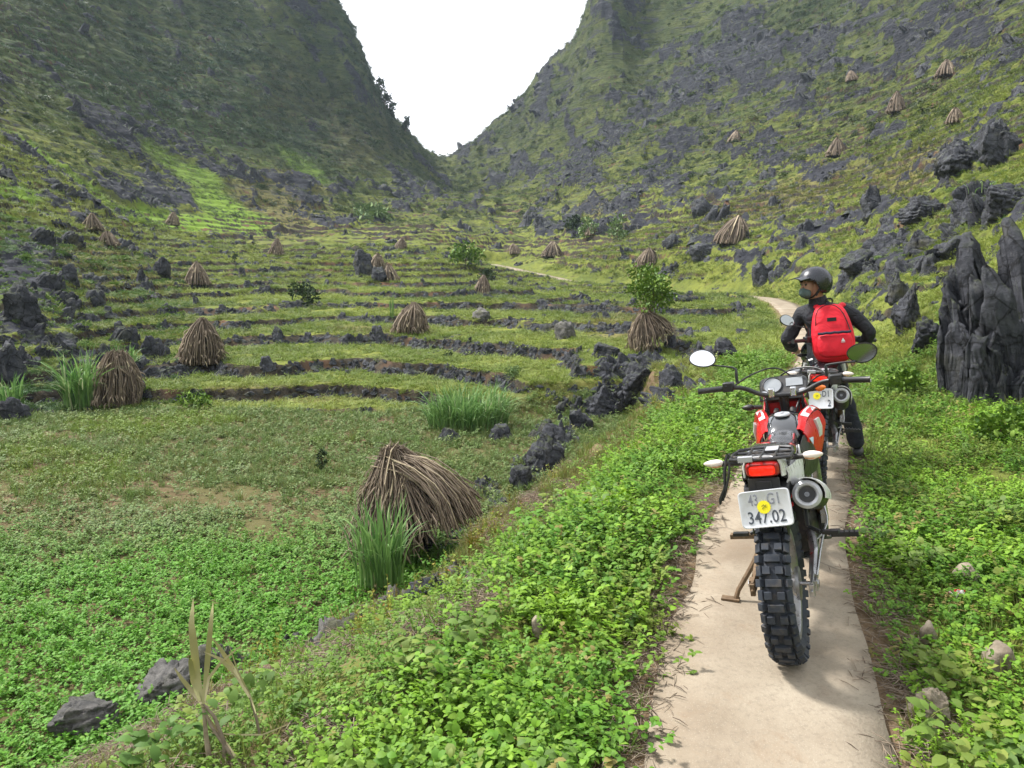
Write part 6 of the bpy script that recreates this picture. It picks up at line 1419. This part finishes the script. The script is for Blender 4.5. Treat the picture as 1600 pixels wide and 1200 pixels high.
bm = MBm(); b_tube(bm, [(-.10, .035, -.06), (-.075, .055, -.11), (-.02, .07, -.135), (.03, .07, -.13), (.08, .05, -.10), (.10, .03, -.06)], .007, 6, smooth_path=1); b_tube(bm, [(-.112, .03, -.045), (-.085, .05, -.105)], .010, 6); fin("chin_strap", bm, PM['strapb'], he)
# jacket
s = SK(); p = s.a(J['pel'] + upv * .02, (.150, .125)); sp1 = s.a(J['spine'], (.150, .12), p); s2 = s.a(J['spine'].lerp(J['chest'], .5), (.155, .12), sp1); ch = s.a(J['chest'], (.15, .12), s2); up_ = s.a(J['chest'].lerp(J['neck'], .55), (.115, .10), ch); nk = s.a(J['neck'] + upv * .012, (.076, .074), up_)
for sh, el, wr in (('ls', 'le', 'lw'), ('rs', 're', 'rw')):
    a = s.a(J[sh], .074, up_); b = s.a(J[sh].lerp(J[el], .5), .066, a); c_ = s.a(J[el], .062, b); d_2 = s.a(J[el].lerp(J[wr], .45), .058, c_); s.a(J[el].lerp(J[wr], .97), .044, d_2)
jk = skin("jacket", s.v, s.e, s.r, PM['jacket'], rider); tx = bpy.data.textures.new("folds", 'CLOUDS'); tx.noise_scale = .085; dm_ = jk.modifiers.new("folds", 'DISPLACE'); dm_.texture = tx; dm_.strength = .030; dm_.mid_level = .5
cn = J['neck'] - RO; ax_ = (J['head'] - J['chest']).normalized(); bm = MBm(); b_lathe(bm, [(.088, -.05), (.080, -.01), (.074, .03), (.070, .055), (.064, .055), (.062, .02)], cn, ax_, 28); fin("collar", bm, PM['jacket'], rider)
# trousers
s = SK(); p = s.a(J['pel'] + upv * -.02, (.135, .12))
for h_, k_, an in (('lh', 'lk', 'la'), ('rh', 'rk', 'ra')):
    a = s.a(J[h_], .092, p); b = s.a(J[h_].lerp(J[k_], .5), .088, a); c_ = s.a(J[k_], .076, b); d_2 = s.a(J[k_].lerp(J[an], .5), .074, c_); s.a(J[an] + upv * -.01, .076, d_2)
tr_o = skin("trousers", s.v, s.e, s.r, PM['trouser'], rider); dm_ = tr_o.modifiers.new("folds", 'DISPLACE'); dm_.texture = tx; dm_.strength = .028; dm_.mid_level = .5
for an in ('la', 'ra'):
    a0 = J[an] - RO; bm = MBm(); zb = .0 - 0; base = Vector((a0.x, a0.y, 0)); fw = Vector((.35, .93, 0)).normalized(); rtv = Vector((.93, -.35, 0))
    secs = [(-.085, .075, .05), (-.05, .095, .085), (.02, .095, .10), (.08, .10, .075), (.14, .10, .06), (.18, .07, .045)]; rings = []
    for u, w_, h_ in secs: rings.append([bm.verts.new(base + fw * (u + .02) + rtv * (math.cos(a) * w_ / 2) + upv * (.012 + h_ / 2 + max(-h_ / 2, math.sin(a) * h_ / 2))) for a in [6.28319 * k / 16 for k in range(16)]])
    for i in range(len(rings) - 1):
        for k in range(16): bm.faces.new([rings[i][k], rings[i][(k+1) % 16], rings[i+1][(k+1) % 16], rings[i+1][k]])
    bm.faces.new(rings[0]); bm.faces.new(rings[-1]); fin("shoe", bm, K['black'], rider, sub=1)
# red backpack on the rider's back
bc = W(1303, 566, 6.16); bt = W(1296, 474, 6.27); up2 = (bt - bc).normalized(); out_ = Vector((-.33, -.94, .12)); out_ = (out_ - up2 * out_.dot(up2)).normalized(); rt2 = out_.cross(up2) * -1
if rt2.x < 0: rt2 = -rt2
Mb = Matrix((rt2, -out_, up2)).transposed().to_4x4(); Mb.translation = bc - out_ * .02
bp = empty("backpack"); bp.matrix_world = Mb; bp.location = Mb.translation; bp.rotation_euler = Mb.to_euler(); tag(bp, "bright red backpack with a dark zip strip on the rider's back", "backpack")
H_ = (bt - bc).length
def pack(secs, nm, mat, n=36, sub=1):
    bm = MBm(); b_loft(bm, secs, n, axis='z'); return fin(nm, bm, mat, bp, sub=sub)
# sections: (z, cx, cy, w, depth, power); negative y is outward
pack([(-.005, 0, -.02, .16, .08, 3), (.02, 0, -.035, .26, .15, 3), (.09, .005, -.045, .335, .19, 3), (.20, .005, -.045, .335, .19, 3), (.30, 0, -.04, .315, .17, 3), (.40, -.005, -.035, .27, .14, 2.8), (.47, -.01, -.025, .21, .11, 2.6), (H_ * .985, -.01, -.01, .14, .07, 2.5)], "bag", PM['pack'])
pack([(.03, .01, -.115, .20, .07, 3), (.08, .01, -.125, .27, .08, 3), (.19, .01, -.125, .27, .08, 3), (.235, .01, -.115, .25, .06, 3)], "front_pocket", PM['pack'])
bm = MBm(); b_tube(bm, [(-.115 + .25 * k / 8, -.168 + .012 * abs(k / 4 - 1) ** 2, .232 - .004 * (k % 2)) for k in range(9)], .011, 8); fin("zip_strip", bm, PM['navy'], bp)
bm = MBm(); b_tube(bm, [(-.125, -.10, .30), (-.115, -.125, .42), (-.05, -.098, .475), (.03, -.095, .47), (.085, -.115, .41), (.12, -.12, .30), (.13, -.13, .25)], .004, 6, smooth_path=1); b_tube(bm, [(-.03, -.05, H_), (-.03, -.06, H_ + .035), (.02, -.06, H_ + .035), (.02, -.05, H_)], .006, 6, smooth_path=1)
fin("piping_and_loop", bm, PM['strapb'], bp)
bm = MBm(); v_ = [bm.verts.new(q) for q in ((.055, -.172, .155), (.085, -.170, .155), (.070, -.172, .182))]; bm.faces.new(v_); v_ = [bm.verts.new(q) for q in ((.055, -.172, .146), (.085, -.170, .146), (.085, -.170, .150), (.055, -.172, .150))]; bm.faces.new(v_); lg = fin("emblem", bm, K['white'], bp, smooth=False); md = lg.modifiers.new("thickness", 'SOLIDIFY'); md.thickness = .003
bm = MBm(); b_box(bm, (0, -.130, .345), (.07, .006, .03)); fin("patch", bm, PM['strapb'], bp, smooth=False)
for sx in (-1, 1):
    bm = MBm(); pts_ = [(sx * .06, -.02, H_ - .05), (sx * .10, .03, H_ - .01), (sx * .12, .10, H_ - .02), (sx * .13, .19, H_ - .10), (sx * .14, .18, H_ - .22), (sx * .15, .08, .16)]
    b_tube(bm, pts_, [.022, .024, .024, .022, .018, .012], 8, smooth_path=2); o = fin("shoulder_strap", bm, PM['pack'], bp)
